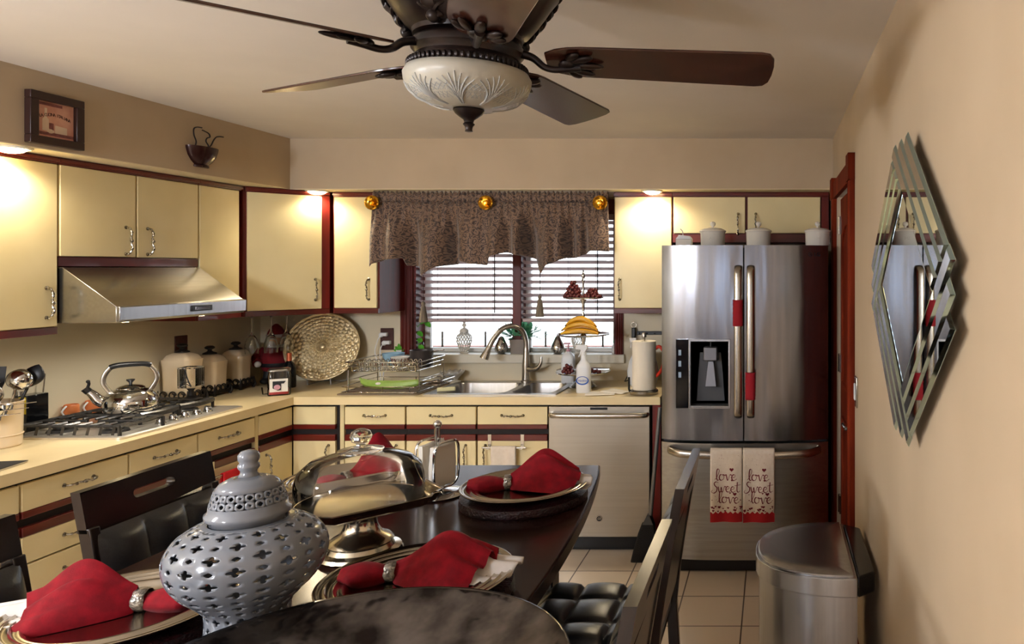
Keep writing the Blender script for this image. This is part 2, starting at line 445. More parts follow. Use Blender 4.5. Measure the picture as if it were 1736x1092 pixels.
# outside
b = MB(); b.box(-7, 2, 9, 9.2, -.6, .70); tag(b.build('garden_wall', M_brick, smooth=0), 'low red brick wall outside beyond the kitchen window', 'wall')
g = thing('window_guard', 'thin dark metal guard bars outside the kitchen window', 'railing', (-1.72, YB+.45, .9))
for px in (750, 823, 925, 1022):
    p = at(px, 560, YB+.45); b = MB(); b.rod((p.x, YB+.45, .9), (p.x, YB+.45, 1.20), .008); b.build('bar', M_iron, g)
b = MB()
for z in (1.085, .92): b.rod((-2.6, YB+.45, z), (-.8, YB+.45, z), .006)
b.build('rail', M_iron, g)

# blinds
def blind(x0, x1, lab):
    t = thing('window_blind', lab, 'blind', ((x0+x1)/2, YB+.06, 1.30), 'wood slat blinds in the kitchen window')
    y = YB+.06; b = MB(); z = 1.345
    while z < 1.99:
        M = TR((x0+x1)/2, y, z) @ RX(-25)
        b.box(-(x1-x0)/2, (x1-x0)/2, -.024, .024, -.0016, .0016, M); z += .0445
    b.build('slats', M_slat, t, smooth=0)
    b = MB(); b.box(x0, x1, y-.02, y+.02, 1.298, 1.322); b.build('bottom_rail', M_slat, t, bevel=.006)
    b = MB(); b.box(x0, x1, y-.028, y+.028, 1.985, 2.026); b.build('headrail', M_slat, t, bevel=.004)
    for f in (.2, .5, .8):
        b = MB(); xx = x0+(x1-x0)*f
        for d in (-.026, .026): b.rod((xx, y+d, 1.31), (xx, y+d, 2.0), .0012, 6)
        b.build('ladder_cord', M_cord, t)
    b = MB(); xx = x1-.11; b.rod((xx, y-.036, 1.36), (xx, y-.036, 2.0), .004, 8); b.build('tilt_wand', M_cord, t)
blind(WX0+.02, -1.755, 'brown slatted blind in the left window pane, above the white pierced jar')
blind(-1.685, WX1-.02, 'brown slatted blind in the right window pane, behind the fruit stand')

# valance
bot = [(633,452),(637,448),(660,441),(686,438),(689,450),(713,453),(719,468),(745,453),(774,447),(777,441),(803,447),(829,450),(832,435),(857,428),(885,434),(905,441),(916,465),(929,450),(957,438),(975,437),(1002,425),(1032,427)]
vt = thing('window_valance', 'gathered brown damask valance hanging above the kitchen window', 'curtain', (-1.72, 4.50, 1.62))
YV = 4.50
def vdepth(px, t):
    f = 0
    for c, wd, a in ((700, 13, -.03), (768, 9, -.035), (897, 12, -.04), (966, 9, -.03), (640, 9, .012), (672, 14, .02), (735, 18, .022), (800, 20, .015), (840, 10, .012), (862, 8, -.014), (878, 9, .02), (930, 10, .02), (948, 8, .01), (1012, 18, .014), (990, 6, -.02)):
        f += 2.6*a*exp(-((px-c)/wd)**2)
    k = min(1, max(0, (t-.1)/.5))
    return f*k + .006*sin(px*.55)*(1-k) 
def vfn(u, v):
    px = 633+399*u; yb = lerpprof(bot, px)
    zt = 2.062; zb = H-(yb-455)*YV/F
    z = zt+(zb-zt)*v
    x = (px-1310)*YV/F
    flare = 1+.012*v
    return Vector((-1.72+(x+1.72)*flare, YV-.012-vdepth(px, v), z))
b = MB(); b.surf(vfn, 240, 26); b.build('drape', M_curtain, vt, smooth=60, solid=.004)
def hfn(u, v):
    x = -2.44+1.435*u; a = v*2*pi
    r = .03*(1+.2*sin(u*330)+.09*sin(u*517))
    return Vector((x, YV+.004-.42*r*cos(a), 2.094+1.05*r*sin(a)*1.05))
b = MB(); b.surf(hfn, 420, 14, cv=True); b.build('gathered_header', M_curtain, vt, smooth=60)
def medallion(px, lab):
    x = (px-1310)*4.45/F; z = H+(455-343.5)*4.45/F
    M = TR(x, 4.462, z) @ RX(90)
    t = thing('curtain_medallion', lab, 'holdback', (x, 4.462, z-.045), 'brass medallions along the valance')
    b = MB(); b.lathe([(0,0),(.040,0),(.0445,.006),(.043,.012),(.036,.016),(.028,.011),(.02,.009),(0,.009)], seg=36, M=M); b.build('dish', M_brass, t)
    b = MB(); b.lathe([(.01,.0085),(.015,.012),(.016,.02),(.012,.027),(0,.029)], seg=24, M=M); b.build('boss', M_brass, t)
    b = MB(); b.lathe([(0,-.022),(.006,-.022),(.006,0),(0,0)], seg=12, M=M); b.build('post', M_brass, t)
medallion(629.5, 'round brass medallion at the left end of the valance, over a cabinet door')
medallion(822.5, 'round brass medallion at the middle of the valance')
medallion(1016.5, 'round brass medallion at the right end of the valance')
def tassel(px, ytop, ybody, yend, lab):
    p = at(px, ybody, 4.50); zt = at(px, ytop, 4.5).z; ze = at(px, yend, 4.5).z; x = p.x; yy = 4.49
    t = thing('curtain_tassel', lab, 'tassel', (x, yy, ze), 'tassels hanging from the valance points')
    b = MB(); b.rod((x, yy, p.z-.01), (x, yy, zt), .0016, 6); b.build('cord', M_cord, t)
    h = p.z-ze
    b = MB(); b.lathe([(0,h),(.008,h-.002),(.012,h-.012),(.009,h-.026),(.013,h-.034)], (x, yy, ze), 20); b.build('head', M_tassel, t)
    b = MB(); b.lathe([(.0125,h-.03),(.02,h*.4),(.026,0),(0,.004)], (x, yy, ze), 28); b.build('fringe', M_tassel, t)
tassel(719, 466, 511, 546, 'grey tassel hanging from the left point of the valance')
tassel(916, 463, 500, 537, 'grey tassel hanging from the right point of the valance')

# ------------------------------------------------------------------ cabinet hardware
def pull(M, L=.125):
    b = MB(M)
    h = L/2
    path = smoothpath([(-h,0,0),(-h,.012,0),(-h*.84,.024,0),(-h*.5,.031,.003),(-h*.2,.026,0),(0,.029,0),(h*.2,.026,0),(h*.5,.031,-.003),(h*.84,.024,0),(h,.012,0),(h,0,0)], 4)
    n = len(path); rs = [.0042+.0011*sin(i*1.9) for i in range(n)]
    b.tube(path, rs, 8, up=(0,0,1))
    b.sphere((0,.029,0), (.009,.0075,.0075), 12, 8)
    for q in (-1, 1):
        b.sphere((q*h*.62,.029,0), (.0065,.006,.006), 10, 6)
        b.lathe([(0,0),(.0085,0),(.0085,.003),(.005,.006)], seg=12, M=TR(q*h,0,0) @ RX(-90))
    return b
VERT = Matrix(((0,0,1,0),(0,1,0,0),(1,0,0,0),(0,0,0,1)))     # handle along the vertical
def hpull(parent, Fm, a, z, L=.125): return pull(Fm @ TR(a, 0.0, z), L).build('handle', M_pull, parent)
def vpull(parent, Fm, a, z, L=.125): return pull(Fm @ TR(a, 0.0, z) @ VERT, L).build('handle', M_pull, parent)

# ------------------------------------------------------------------ wall cabinets
# local frame: a along the run, d towards the room (0 = face of the doors), z up
def wall_cab(lab, Fm, a0, a1, zb, doors, depth=.33, zd=None, s0=0, s1=0, name='wall_cabinet'):
    zd = zb+.034 if zd is None else zd
    base = Fm @ Vector(((a0+a1)/2, -depth/2, zb))
    t = thing(name, lab, 'cabinet', base)
    b = MB(Fm); b.box(a0+.0005, a1-.0005, -depth, -.02, zb, 2.134); b.build('carcass', M_red, t)
    b = MB(Fm); b.box(a0+.001, a1-.001, -.02, -.004, zb, zd-.003); b.build('bottom_rail', M_redh, t, bevel=.002)
    b = MB(Fm); b.box(a0+.001, a1-.001, -.02, -.002, 2.104, 2.133); b.box(a0+.001, a1-.001, -.02, .008, 2.112, 2.126); b.build('top_rail', M_redh, t, bevel=.002)
    if s0: b = MB(Fm); b.box(a0+.001, a0+s0, -.02, -.003, zb, 2.104); b.build('stile', M_red, t, bevel=.002)
    if s1: b = MB(Fm); b.box(a1-s1, a1-.001, -.02, -.003, zb, 2.104); b.build('stile', M_red, t, bevel=.002)
    for d0, d1, ha, hz in doors:
        b = MB(Fm); b.box(d0+.003, d1-.003, -.02, 0, zd, 2.102); d = b.build('door', M_cream, t, bevel=.003)
        if ha is not None: vpull(d, Fm, ha, hz)
    return t
XU = -3.04
FL = frame((XU, 0, 0), (0,1,0), (1,0,0))
YU = 4.57
FB = frame((0, YU, 0), (1,0,0), (0,-1,0))
DL = -XL + XU - .008
wall_cab('tall cream wall cabinet left of the steel range hood', FL, 2.25, 3.14, 1.38, [(2.25, 3.137, 3.086, 1.515)], DL)
wall_cab('short cream double-door cabinet directly above the range hood', FL, 3.14, 3.906, 1.668, [(3.143, 3.522, 3.465, 1.79), (3.526, 3.904, 3.585, 1.79)], DL, zd=1.712)
wall_cab('narrow cream wall cabinet right of the range hood, without a handle', FL, 3.906, 4.225, 1.38, [(3.909, 4.205, None, 0)], DL)
p0 = Vector((XU, 4.235, 0)); p1 = Vector((-2.735, 4.565, 0)); u = (p1-p0).normalized()
FD = frame(p0, u, (u.y, -u.x, 0)); LD = (p1-p0).length
t = thing('corner_wall_cabinet', 'diagonal cream corner wall cabinet between the hood and the window', 'cabinet', (-3.1, 4.6, 1.38))
b = MB(); q = 0.02; n = Vector((u.y, -u.x, 0))
A = p0-n*q; B = p1-n*q
b.prism([(A.x, A.y, 1.38), (B.x, B.y, 1.38), (-2.757, 4.912, 1.38), (XL+.009, 4.912, 1.38), (XL+.009, 4.228, 1.38)], (0,0,.754)); b.build('carcass', M_red, t)
b = MB(FD); b.box(0.01, LD-.005, -.02, -.004, 1.38, 1.411); b.build('bottom_rail', M_redh, t, bevel=.002)
b = MB(FD); b.box(0.01, LD-.005, -.02, -.003, 2.104, 2.133); b.box(.01, LD-.005, -.02, .006, 2.112, 2.126); b.build('top_rail', M_redh, t, bevel=.002)
b = MB(FD); b.box(LD-.05, LD-.005, -.02, -.003, 1.411, 2.104); b.build('stile', M_red, t, bevel=.002)
b = MB(FD); b.box(.018, LD-.05, -.02, 0, 1.413, 2.102); d = b.build('door', M_cream, t, bevel=.003); vpull(d, FD, LD-.085, 1.53)
DB = YB-YU-.007
wall_cab('cream wall cabinet left of the kitchen window', FB, -2.727, -2.446, 1.38, [(-2.722, -2.452, -2.503, 1.53)], DB, s0=.008)
wall_cab('cream wall cabinet right of the kitchen window, above the paper towels', FB, -.987, -.622, 1.38, [(-.984, -.625, -.948, 1.53)], DB)
wall_cab('short cream double-door cabinet above the refrigerator', FB, -.622, .35, 1.82, [(-.618, -.168, -.215, 1.935), (-.158, .298, -.105, 1.935)], DB, zd=1.877, s1=.048)

# ------------------------------------------------------------------ range hood
t = thing('range_hood', 'stainless steel range hood under the short cabinet', 'range hood', (-3.1, 3.52, 1.42))
y0, y1 = 3.146, 3.90
b = MB(); b.prism([(XL+.007,y0,1.422),(-2.80,y0,1.427),(-2.80,y0,1.497),(-3.03,y0,1.664),(XL+.007,y0,1.664)], (0,y1-y0,0)); b.build('canopy', M_hood, t, bevel=.002)
b = MB(); b.prism([(-2.80,y0,1.428),(-2.786,y0,1.437),(-2.784,y0,1.494),(-2.80,y0,1.497)], (0,y1-y0,0)); b.build('front_lip', M_steel, t, bevel=.002)
b = MB(); b.box(-2.786,-2.780,3.53,3.66,1.453,1.482)
plabel(b.build('badge', M_black, t, bevel=.003), 'black name badge with silver lettering')
b = MB(); b.text('KitchenAid', .021, .0006, frame((-2.7795,3.595,1.467),(0,1,0),(0,0,1)) @ Matrix.Identity(4) if False else Matrix(((0,0,1,-2.7795),(1,0,0,3.595),(0,1,0,1.467),(0,0,0,1))))
b.build('lettering', M_chrome, t, smooth=0)
b = MB()  # glowing lenses added to go with the hood's fill light
for yy in (3.30, 3.74): b.lathe([(0,-.004),(.03,-.004),(.034,0)], (-2.92, yy, 1.423), 20)
plabel(b.build('fill_lamp_lens', M_bulb, t), 'lamp lenses added under the hood, glowing to brighten the wall behind')

# ------------------------------------------------------------------ base cabinets
XBf = -2.80; YBf = 4.30
GL = frame((XBf, 0, 0), (0,1,0), (1,0,0)); GB = frame((0, YBf, 0), (1,0,0), (0,-1,0))
ZT, ZDB, ZDT = .852, .749, .653
def front(t, Fm, a0, a1, z0, z1, kind, strip=None):
    b = MB(Fm); b.box(a0, a1, -.02, 0, z0, z1); d = b.build(kind, M_cream, t, bevel=.0025)
    if strip:
        b = MB(Fm); b.box(a0, a1, -.02, .002, strip[0], strip[1]); plabel(b.build('finger_rail', M_redh, d, bevel=.003), 'red wood finger rail')
    return d
def base_cab(lab, Fm, a0, a1, depth, mode, handle=None, low=False, stile=0):
    t = thing('base_cabinet', lab, 'cabinet', Fm @ Vector(((a0+a1)/2, -depth/2, 0)))
    b = MB(Fm)
    if low:
        b.box(a0+.0005, a1-.0005, -depth, -.022, .1, .70); b.box(a0+.0005, a1-.0005, -.04, -.022, .70, .868)
    else: b.box(a0+.0005, a1-.0005, -depth, -.022, .1, .868)
    b.build('carcass', M_dark, t)
    b = MB(Fm); b.box(a0+.0005, a1-.0005, -depth, -.08, 0, .1); b.build('toe_kick', M_dark, t)
    if stile: b = MB(Fm); b.box(a0+.001, a0+stile, -.022, -.002, .1, .866); b.build('stile', M_stile, t); a0 += stile
    x0, x1 = a0+.005, a1-.005; m = (a0+a1)/2
    d = front(t, Fm, x0, x1, ZDB, ZT, 'drawer', (.722, .7485)); hpull(d, Fm, m, .802)
    if mode == 'drawers':
        zs = [(.552, ZDT, (ZDT+.0005, .69)), (.40, .545, None), (.11, .393, None)]
        for z0, z1, st in zs:
            d = front(t, Fm, x0, x1, z0, z1, 'drawer', st); hpull(d, Fm, m, (z0+z1)/2+.005)
    else:
        d = front(t, Fm, x0, x1, .11, ZDT, 'door', (ZDT+.0005, .69))
        if handle is not None: vpull(d, Fm, handle, .565)
    return t
DLb = -XL+XBf-.008; DBb = YB-YBf-.008
base_cab('cream base cabinet at the left picture edge, nearest on the left run', GL, 2.12, 2.745, DLb, 'door', 2.70)
base_cab('cream bank of drawers under the worktop, behind the nearest black chair', GL, 2.745, 3.207, DLb, 'drawers')
base_cab('cream base cabinet under the left half of the cooktop', GL, 3.207, 3.593, DLb, 'door', 3.25)
base_cab('cream base cabinet under the right half of the cooktop, red towel on its bar', GL, 3.593, 3.991, DLb, 'door', 3.66)
t = thing('corner_base_cabinet', 'cream L-shaped corner base cabinet where the two worktop runs meet', 'cabinet', (-3.1, 4.6, 0))
b = MB(); b.box(XL+.008, -2.822, 3.9915, 4.912, .1, .868); b.box(-2.822, -2.5255, 4.322, 4.912, .1, .868); b.build('carcass', M_dark, t)
b = MB(); b.box(XL+.008, -2.88, 3.9915, 4.912, 0, .1); b.box(-2.88, -2.5255, 4.38, 4.912, 0, .1); b.build('toe_kick', M_dark, t)
b = MB(GL); b.box(3.992, 4.015, -.022, -.002, .1, .866); b.build('stile', M_stile, t)
front(t, GL, 4.02, 4.297, ZDB, ZT, 'panel', (.722, .7485)); d = front(t, GL, 4.02, 4.297, .11, ZDT, 'door', (ZDT+.0005, .69)); vpull(d, GL, 4.075, .565)
front(t, GB, -2.797, -2.552, ZDB, ZT, 'panel', (.722, .7485)); d = front(t, GB, -2.797, -2.552, .11, ZDT, 'door', (ZDT+.0005, .69)); vpull(d, GB, -2.59, .565)
base_cab('cream base cabinet under the dish rack, next to the corner cabinet', GB, -2.525, -2.141, DBb, 'door', -2.195, stile=.024)
base_cab('cream base cabinet under the left half of the sink', GB, -2.141, -1.727, DBb, 'door', -1.79, low=True)
base_cab('cream base cabinet under the right half of the sink, cream towel on its bar', GB, -1.727, -1.309, DBb, 'door', -1.675, low=True)
t = thing('filler_panel', 'dark red wood end panel between the dishwasher and the refrigerator', 'panel', (-.67, 4.6, 0))
b = MB(); b.box(-.70, -.652, 4.29, 4.912, 0, .868); b.build('panel', M_red, t)

# worktop
SX0, SX1, SY0, SY1 = -2.035, -1.30, 4.365, 4.80
b = MB(); z0, z1 = .869, .914
b.prism([(XL+.006, 1.98, z0), (-2.775, 1.98, z0), (-2.775, 4.27, z0), (SX0, 4.27, z0), (SX0, 4.913, z0), (XL+.006, 4.913, z0)], (0,0,z1-z0))
b.box(SX0, SX1, 4.27, SY0, z0, z1); b.box(SX0, SX1, SY1, 4.913, z0, z1); b.box(SX1, -.652, 4.27, 4.913, z0, z1)
tag(b.build('worktop', M_counter, smooth=0), 'cream L-shaped laminate worktop along the left and back walls', 'worktop')

# ------------------------------------------------------------------ dishwasher
t = thing('dishwasher', 'stainless steel dishwasher between the sink cabinet and the refrigerator', 'dishwasher', (-1.007, 4.6, 0))
b = MB(); b.box(-1.304, -.712, 4.33, 4.90, .02, .862); b.build('body', M_black, t)
b = MB(); b.box(-1.302, -.714, 4.282, 4.33, .098, .858); d = b.build('door', M_dw, t, bevel=.004)
b = MB(); pts = []
path = [(-1.285, 4.282, .812), (-1.283, 4.262, .812)] + [(-1.27+.524*i/16, 4.247-.012*sin(pi*i/16), .812) for i in range(17)] + [(-.733, 4.262, .812), (-.731, 4.282, .812)]
b.tube(path, .0155, 10, flat=1.0, up=(0,0,1)); b.build('handle', M_nickel, d)
b = MB(); b.box(-1.06, -.96, 4.2805, 4.283, .838, .853); plabel(b.build('vent_slot', M_black, d), 'black vent slot')
b = MB(); Mb = TR(-1.007, 4.282, .207) @ RX(90); b.lathe([(0,.003),(.0165,.003),(.0185,0)], seg=28, M=Mb); bd = b.build('badge', M_black, d)
b = MB(); b.torus((0,0,.003), .0165, .002, 28, 6, M=Mb); b.text('GE', .018, .001, Mb @ TR(0, .0005, .0035), shear=.2); b.build('monogram', M_chrome, bd)
b = MB(); b.box(-1.302, -.714, 4.36, 4.40, .0, .095); b.build('kick_plate', M_dark2, t)

# ------------------------------------------------------------------ refrigerator
FX0, FX1 = -.607, .303; FXC = (FX0+FX1)/2; FW = (FX1-FX0)/2; FY = 3.985
def fy(x): tt = (x-FXC)/FW; return FY+.05*tt**4
t = thing('refrigerator', 'stainless French-door refrigerator with water dispenser and two red handle covers', 'refrigerator', (FXC, 4.4, 0))
b = MB(); b.box(FX0+.006, FX1-.006, 4.09, 4.88, .02, 1.775); b.box(FX0+.01, FX1-.01, 4.06, 4.10, .03, 1.76); b.build('body', pm('dark grey fridge side', (52,52,55), .4, .3), t)
def slab(x0, x1, z0, z1, yb=4.075, hole=None, r=.008, n=26):
    b = MB(); xs = [x0+(x1-x0)*i/n for i in range(n+1)]
    if hole: xs = sorted(set(xs+[hole[0], hole[1]]))
    zs = [z0, z1] if not hole else [z0, hole[2], hole[3], z1]
    for xa, xb in zip(xs[:-1], xs[1:]):
        for za, zb in zip(zs[:-1], zs[1:]):
            if hole and xa >= hole[0]-1e-6 and xb <= hole[1]+1e-6 and za >= hole[2]-1e-6 and zb <= hole[3]+1e-6: continue
            b.add([(xa,fy(xa),za),(xb,fy(xb),za),(xb,fy(xb),zb),(xa,fy(xa),zb)], [(0,1,2,3)])
        for z in (z0, z1): b.add([(xa,fy(xa),z),(xb,fy(xb),z),(xb,yb,z),(xa,yb,z)], [(0,1,2,3)])
    for x in (x0, x1): b.add([(x,fy(x),z0),(x,yb,z0),(x,yb,z1),(x,fy(x),z1)], [(0,1,2,3)])
    b.add([(x0,yb,z0),(x1,yb,z0),(x1,yb,z1),(x0,yb,z1)], [(0,1,2,3)])
    return b
def weld(o):
    bm = bmesh.new(); bm.from_mesh(o.data); bmesh.ops.remove_doubles(bm, verts=bm.verts[:], dist=1e-5)
    bmesh.ops.recalc_face_normals(bm, faces=bm.faces[:]); bm.to_mesh(o.data); bm.free()
    for p in o.data.polygons: p.use_smooth = True
    o.data.set_sharp_from_angle(angle=R(35)); return o
NX0, NX1, NZ0, NZ1 = -.449, -.234, .912, 1.268
dl = weld(slab(FX0, -.161, .727, 1.785, hole=(NX0, NX1, NZ0, NZ1)).build('left_door', M_fridge, t))
dr = weld(slab(-.153, FX1, .727, 1.785).build('right_door', M_fridge, t))
fz = weld(slab(FX0, FX1, .082, .712).build('freezer_drawer', M_fridge2, t))
b = MB(); b.box(FX0+.03, FX1-.03, 4.05, 4.1, .0, .078); b.build('base_grille', M_black, t)
# dispenser
M_disp = pm('dark dispenser steel', (120,120,124), .38, .9)
yf = fy(-.34)
b = MB()
for (x0,x1,z0,z1) in ((NX0-.006,NX0+.006,NZ0-.008,NZ1+.008),(NX1-.006,NX1+.006,NZ0-.008,NZ1+.008),(NX0,NX1,NZ1-.004,NZ1+.01),(NX0,NX1,NZ0-.01,NZ0+.006)): b.box(x0,x1,yf-.008,yf+.012,z0,z1)
b.build('dispenser_frame', M_steel, dl, bevel=.002)
b = MB()
b.box(NX0, NX1, 4.06, 4.066, NZ0, NZ1); b.box(NX0, NX0+.004, yf, 4.06, NZ0, NZ1); b.box(NX1-.004, NX1, yf, 4.06, NZ0, NZ1); b.box(NX0, NX1, yf, 4.06, NZ1-.004, NZ1); b.box(NX0, NX1, yf, 4.06, NZ0, NZ0+.004)
b.prism([(NX0+.03, 4.06, NZ0+.02), (NX1-.03, 4.06, NZ0+.02), (NX1-.05, 4.052, NZ1-.07), (NX0+.05, 4.052, NZ1-.07)], (0,-.004,0))
b.build('dispenser_recess', M_greyplas, dl)
b = MB(); b.box(-.375, -.30, yf-.002, 4.05, 1.158, 1.234); b.build('spout_block', M_disp, dl, bevel=.006)
b = MB(); b.prism([(-.352,4.03,1.155),(-.322,4.03,1.155),(-.305,4.02,1.015),(-.369,4.02,1.015)], (0,-.012,0)); b.build('paddle', M_disp, dl, bevel=.003)
b = MB(); b.rod((-.337,yf+.03,1.234),(-.337,yf+.03,1.266),.007); b.build('nozzle', M_black, dl)
b = MB(); b.box(NX0-.075, NX0-.007, yf-.006, yf+.03, NZ0-.008, NZ1+.008); pn = b.build('control_panel', M_lcd, dl, bevel=.003)
b = MB()
for z in (1.19, 1.13, 1.07): b.box(NX0-.06, NX0-.045, yf-.0072, yf-.005, z, z+.03)
b.build('display_icon', pm('pale display icon', (150,170,190), .4), pn)
def vbar(name, x, parent):
    b = MB(); yy = fy(x)
    path = smoothpath([(x, yy+.002, 1.668), (x, yy-.03, 1.662), (x, yy-.05, 1.60), (x, yy-.056, 1.26), (x, yy-.05, .92), (x, yy-.03, .868), (x, yy+.002, .860)], 5)
    b.tube(path, .021, 12, flat=.45, up=(0,1,0)); return b.build(name, M_nickel, parent)
vbar('handle', -.186, dl); vbar('handle', -.119, dr)
b = MB(); z = .665
path = smoothpath([(-.565, fy(-.565)+.002, z+.012), (-.55, fy(-.55)-.03, z+.01), (-.46, FY-.05, z+.003), (FXC, FY-.06, z-.004), (.15, FY-.05, z+.003), (.24, fy(.24)-.03, z+.01), (.255, fy(.255)+.002, z+.012)], 7)
b.tube(path, .021, 12, flat=.5, up=(0,1,0)); b.build('handle', M_nickel, fz)
b = MB(); Ml = TR(.226, fy(.226)-.0015, 1.735) @ RX(90) @ Matrix.Identity(4)
th = atan2(.2*((.226-FXC)/FW)**3/FW, 1)
Ml = TR(.226, fy(.226)-.002, 1.735) @ RZ(th*180/pi) @ RX(90)
b.text('LG', .03, .0008, Ml @ TR(.018, 0, 0)); b.torus((-.022,0,0), .0105, .0016, 24, 6, M=Ml); b.box(-.024,-.020,-.004,.005,-.001,.001,M=Ml); b.box(-.024,-.016,-.006,-.004,-.001,.001,M=Ml)
plabel(b.build('logo', M_dark2, dr, smooth=0), 'dark round logo and letters')
# red covers on the handles
def cover(x, za, zb, lab):
    yy = fy(x)-.0555; b = MB()
    pts = [(x+.027*cos(2*pi*k/20), yy+.018*sin(2*pi*k/20)) for k in range(20)]
    n = 12; b.surf(lambda u, v: Vector((x+(.0255+.0015*sin(u*40))*cos(2*pi*v), yy-.002+.0165*sin(2*pi*v), za+(zb-za)*u)), n, 24, False, True)
    tag(b.build('handle_cover', M_coverred, solid=.003), lab, 'handle cover', 'red covers on the refrigerator handles')
cover(-.186, 1.352, 1.492, 'red cloth sleeve around the left refrigerator door handle')
cover(-.119, .960, 1.105, 'red cloth sleeve around the right refrigerator door handle')

# love sweet love towels
STROKES = {
 'l': [[(0,.1),(.15,.25),(.38,.75),(.36,1.0),(.22,1.0),(.16,.7),(.16,.2),(.26,0),(.42,.1)]],
 'o': [[(.35,.48),(.1,.5),(0,.22),(.12,0),(.34,.06),(.42,.3),(.32,.5),(.55,.42)]],
 'v': [[(0,.42),(.1,.5),(.2,.05),(.28,.02),(.42,.45),(.5,.52),(.6,.45)]],
 'e': [[(0,.22),(.3,.3),(.36,.46),(.2,.52),(.05,.3),(.12,.04),(.3,0),(.5,.14)]],
 's': [[(.5,.9),(.3,1.0),(.12,.85),(.2,.62),(.38,.42),(.34,.1),(.08,-.08),(-.15,.05),(-.05,.2)]],
 'w': [[(0,.5),(.08,.05),(.18,.02),(.28,.45),(.34,.05),(.46,.02),(.6,.5),(.7,.45)]],
 't': [[(.2,.95),(.16,.2),(.26,0),(.44,.1)],[(-.05,.62),(.5,.7)]]}
ADV = {'l':.4,'o':.52,'v':.56,'e':.48,'s':.5,'w':.68,'t':.5}
def script(b, word, x, z, size, fp):
    for ch in word:
        for st in STROKES[ch]:
            pts = smoothpath([(p[0], p[1], 0) for p in st], 4)
            for i in range(len(pts)-1):
                p, q = pts[i], pts[i+1]; d = Vector((q.x-p.x, q.y-p.y)); L = d.length
                if L < 1e-5: continue
                wd = (.045 if d.y < 0 else .022)
                nn = Vector((-d.y, d.x))/L*wd
                e = d/L*.015
                c = [(p.x-e.x+nn.x, p.y-e.y+nn.y), (q.x+e.x+nn.x, q.y+e.y+nn.y), (q.x+e.x-nn.x, q.y+e.y-nn.y), (p.x-e.x-nn.x, p.y-e.y-nn.y)]
                b.add([fp(x+a*size, z+h*size) for a, h in c], [(0,1,2,3)])
        x += ADV[ch]*size
def heart(b, x, z, s, fp):
    pts = []
    for k in range(20):
        a = 2*pi*k/20
        pts.append((16*sin(a)**3/17*s/2, (13*cos(a)-5*cos(2*a)-2*cos(3*a)-cos(4*a))/17*s/2))
    vs = [fp(x, z)]+[fp(x+p, z+q) for p, q in pts]
    b.add(vs, [(0, 1+k, 1+(k+1) % 20) for k in range(20)])
def love_towel(x0, x1, zb, lab, seed):
    rnd = random.Random(seed)
    xm = (x0+x1)/2; W = x1-x0; ya = FY-.088; zt = .700
    t = thing('tea_towel', lab, 'towel', (xm, ya, zb), 'printed tea towels on the freezer handle')
    wav = lambda x, z: .005*sin((x-x0)/W*2*pi*1.4+seed)*min(1, (zt-z)/.2)
    def sheet(u, v):
        x = x0+W*u
        if v < .62: z = zb+(zt-.02-zb)*(v/.62); return Vector((x, ya-wav(x, z)+.004*u*(1-v), z))
        if v < .74:
            a = (v-.62)/.12*pi; return Vector((x, ya+.024-.024*cos(a), zt-.02+.024*sin(a)))
        z = zt-.02-(zt-.02-zb-.06)*((v-.74)/.26); return Vector((x, ya+.048-.002*u, z))
    b = MB(); b.surf(sheet, 16, 60); b.build('cloth', M_towel, t, solid=.003, smooth=60)
    fp = lambda x, z: Vector((x, ya-wav(x, z)-.0032+.004*((x-x0)/W)*(1-.62*(z-zb)/(zt-.02-zb)), z))
    b = MB(); zz = zb+.052; n = 24
    top = [(x0+W*k/n, zz+.006*sin(k*1.7+seed)) for k in range(n+1)]
    b.add([fp(x, z) for x, z in top]+[fp(x, zb+.001) for x, z in top], [(k, k+1, n+2+k, n+1+k) for k in range(n)])
    b.build('hem_band', M_towelred, t)
    b = MB(); s = .068
    s = .058; script(b, 'love', xm-.060, zb+.222, s, fp); script(b, 'sweet', xm-.070, zb+.160, s*.95, fp); script(b, 'love', xm-.046, zb+.102, s, fp)
    b.build('lettering', M_maroon, t, smooth=0)
    b = MB()
    for hx, hz, hs in ((.028,.278,.024),(.03,.222,.012),(.045,.15,.022),(.02,.155,.012)): heart(b, xm+hx, zb+hz, hs, fp)
    for k in range(34):
        hx = rnd.uniform(-.47, .47)*W; hz = rnd.choice([rnd.uniform(.058,.085), rnd.uniform(.07,.16)])
        if hz > .09 and abs(hx) < .3*W: continue
        heart(b, xm+hx, zb+hz, rnd.uniform(.006, .018) if hz < .1 else rnd.uniform(.004,.008), fp)
    for k in range(10): heart(b, xm+rnd.uniform(-.4,.4)*W, zb+rnd.uniform(.3,.36), .003, fp)
    b.build('heart_print', M_maroon, t, smooth=0)
love_towel(-.330, -.161, .318, 'cream tea towel lettered love sweet love, left one on the freezer handle', 1)
love_towel(-.157, .010, .316, 'cream tea towel lettered love sweet love, right one on the freezer handle', 2)
WT = .9145          # worktop surface
def rrect(x0, x1, y0, y1, r, n=6):
    pts = []
    for cx, cy, a in ((x1-r, y1-r, 0), (x0+r, y1-r, 90), (x0+r, y0+r, 180), (x1-r, y0+r, 270)):
        pts += [(cx+r*cos(R(a+90*i/n)), cy+r*sin(R(a+90*i/n))) for i in range(n+1)]
    return pts
def loft(b, loops, cap0=False, cap1=False):
    n = len(loops[0]); vs = [p for L in loops for p in L]; fs = []
    for i in range(len(loops)-1):
        fs += [(i*n+k, i*n+(k+1) % n, (i+1)*n+(k+1) % n, (i+1)*n+k) for k in range(n)]
    if cap0: fs.append(tuple(range(n)))
    if cap1: m = (len(loops)-1)*n; fs.append(tuple(m+k for k in range(n)))
    b.add(vs, fs)
